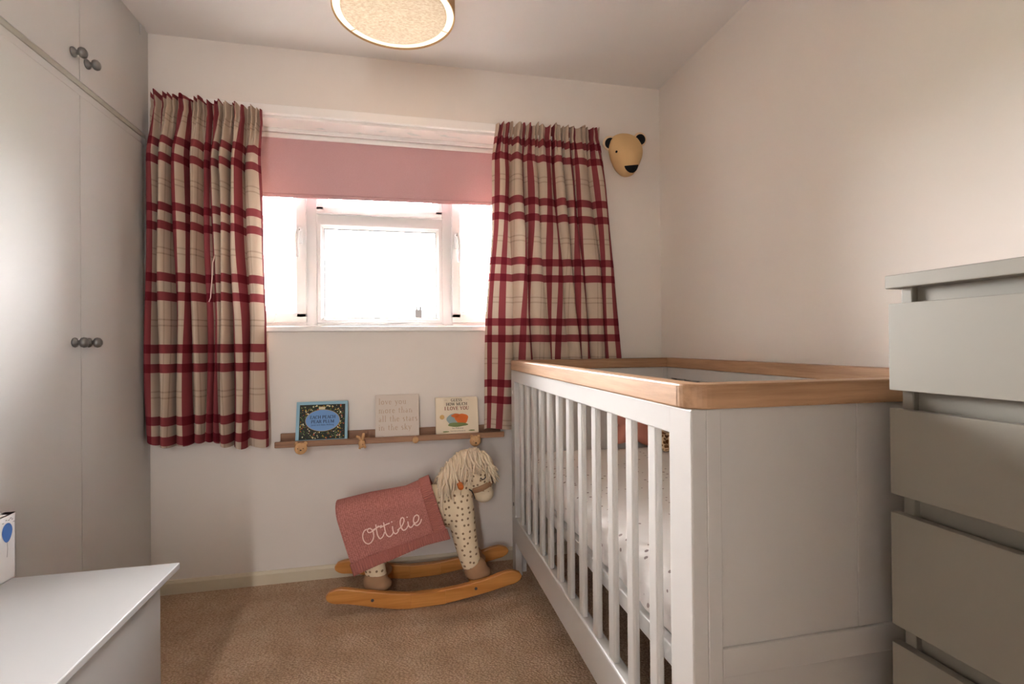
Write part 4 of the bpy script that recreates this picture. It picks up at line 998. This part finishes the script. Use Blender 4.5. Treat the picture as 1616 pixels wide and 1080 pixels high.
def sheet(s0, s1, t0, t1, ns, nt, name, mat, parent, rib=None, thick=0.008, push=0.0):
    b = bmesh.new(); uvl = b.loops.layers.uv.new('UVMap'); rows = []; uvd = {}
    for j in range(nt+1):
        row = []
        for i in range(ns+1):
            s_, t = lerp(s0, s1, i/ns), lerp(t0, t1, j/nt)
            p = blanket_pt(s_, t)
            e = 0.004
            n = (blanket_pt(min(1, s_+e), t)-blanket_pt(max(0, s_-e), t)).cross(blanket_pt(s_, min(1, t+e))-blanket_pt(s_, max(-1, t-e)))
            n = n.normalized() if n.length else Vector((0, -1, 0))
            if n.y*(p.y-HY) < 0 or (abs(p.y-HY) < 0.02 and n.z < 0): n = -n
            off = push + (0.0026*math.cos(rib(s_, t)) if rib else 0)
            v = b.verts.new(p+n*off); row.append(v); uvd[v] = (s_*0.40, t*0.36)
        rows.append(row)
    for j in range(nt):
        for i in range(ns):
            f = b.faces.new((rows[j][i], rows[j][i+1], rows[j+1][i+1], rows[j+1][i]))
            for l in f.loops: l[uvl].uv = uvd[l.vert]
    bmesh.ops.recalc_face_normals(b, faces=b.faces)
    c_ = sum((f.normal.dot(f.calc_center_median()-Vector((0, HY, 0.2))) for f in b.faces))
    if c_ < 0: bmesh.ops.reverse_faces(b, faces=b.faces)
    bmesh.ops.solidify(b, geom=b.faces[:], thickness=thick)
    me = bpy.data.meshes.new(name); b.to_mesh(me); b.free()
    return link(name, me, mat, parent, True)
bk = thing('knitted_blanket', 'dusty pink knitted blanket embroidered Ottilie over the rocking horse', 'blanket', (-0.04, HY, 0.43))
SE, TE = 0.86, 0.845
knit = sheet(0, SE, -TE, TE, 60, 90, 'knit_field', 'pink_knit', bk)
sheet(0, 1.0, -1, -TE, 240, 6, 'rib_border', 'pink_rib', bk, lambda s_, t: s_*2*PI*44, push=0.001)
sheet(0, 1.0, TE, 1, 240, 6, 'rib_border', 'pink_rib', bk, lambda s_, t: s_*2*PI*44, push=0.001)
sheet(SE, 1.0, -TE, TE, 6, 320, 'rib_border', 'pink_rib', bk, lambda s_, t: t*2*PI*40, push=0.001)
# embroidered name, drawn as strokes of yarn on the near side
kb = BVHTree.FromPolygons([v.co+wl(bk) for v in knit.data.vertices], [p.vertices[:] for p in knit.data.polygons])
def emb(x, z):
    h = kb.ray_cast(Vector((x, -1.0, z)), Vector((0, 1, 0))); y = h[0].y if h[0] is not None else HY-0.115
    return Vector((x, y-0.0016, z))
def e2(a, c_):      # drawing units of the lettering sheet -> metres on the blanket side
    return (-0.156+(a-260)*0.000691, 0.2655+(640-c_)*0.000700 - (a-260)*0.000108+(a-260)*0.00011)
STR = [
 [(283, 562), (270, 570), (262, 588), (262, 610), (272, 632), (292, 644), (312, 632), (322, 606), (318, 578), (304, 560), (290, 562), (288, 575), (300, 582), (325, 570), (350, 548)],
 [(334, 540), (338, 570), (344, 600), (358, 620), (374, 608), (384, 585)], [(312, 572), (345, 556), (368, 548)],
 [(378, 532), (383, 562), (392, 596), (408, 612), (424, 604), (434, 586)], [(358, 560), (390, 545), (412, 538)],
 [(428, 556), (432, 584), (444, 598), (458, 590), (466, 570)],
 [(456, 580), (480, 560), (494, 532), (490, 514), (478, 516), (472, 536), (476, 562), (490, 582), (508, 574), (520, 552)],
 [(516, 536), (520, 558), (532, 570), (546, 560), (556, 542)],
 [(546, 556), (572, 540), (580, 518), (570, 504), (554, 512), (548, 534), (556, 556), (572, 562), (588, 548), (595, 528)],
]
for st_ in STR:
    pts = catmull([Vector((a, c_, 0)) for a, c_ in st_], 5)
    MB().tube([emb(*e2(p.x, p.y)) for p in pts], 0.0024, 6).build('embroidered_stroke', 'cream_thread', bk, True)
for a, c_ in ((424, 532), (512, 512)): MB().ball(emb(*e2(a, c_)), 0.0028, 8, 6).build('embroidered_dot', 'cream_thread', bk, True)
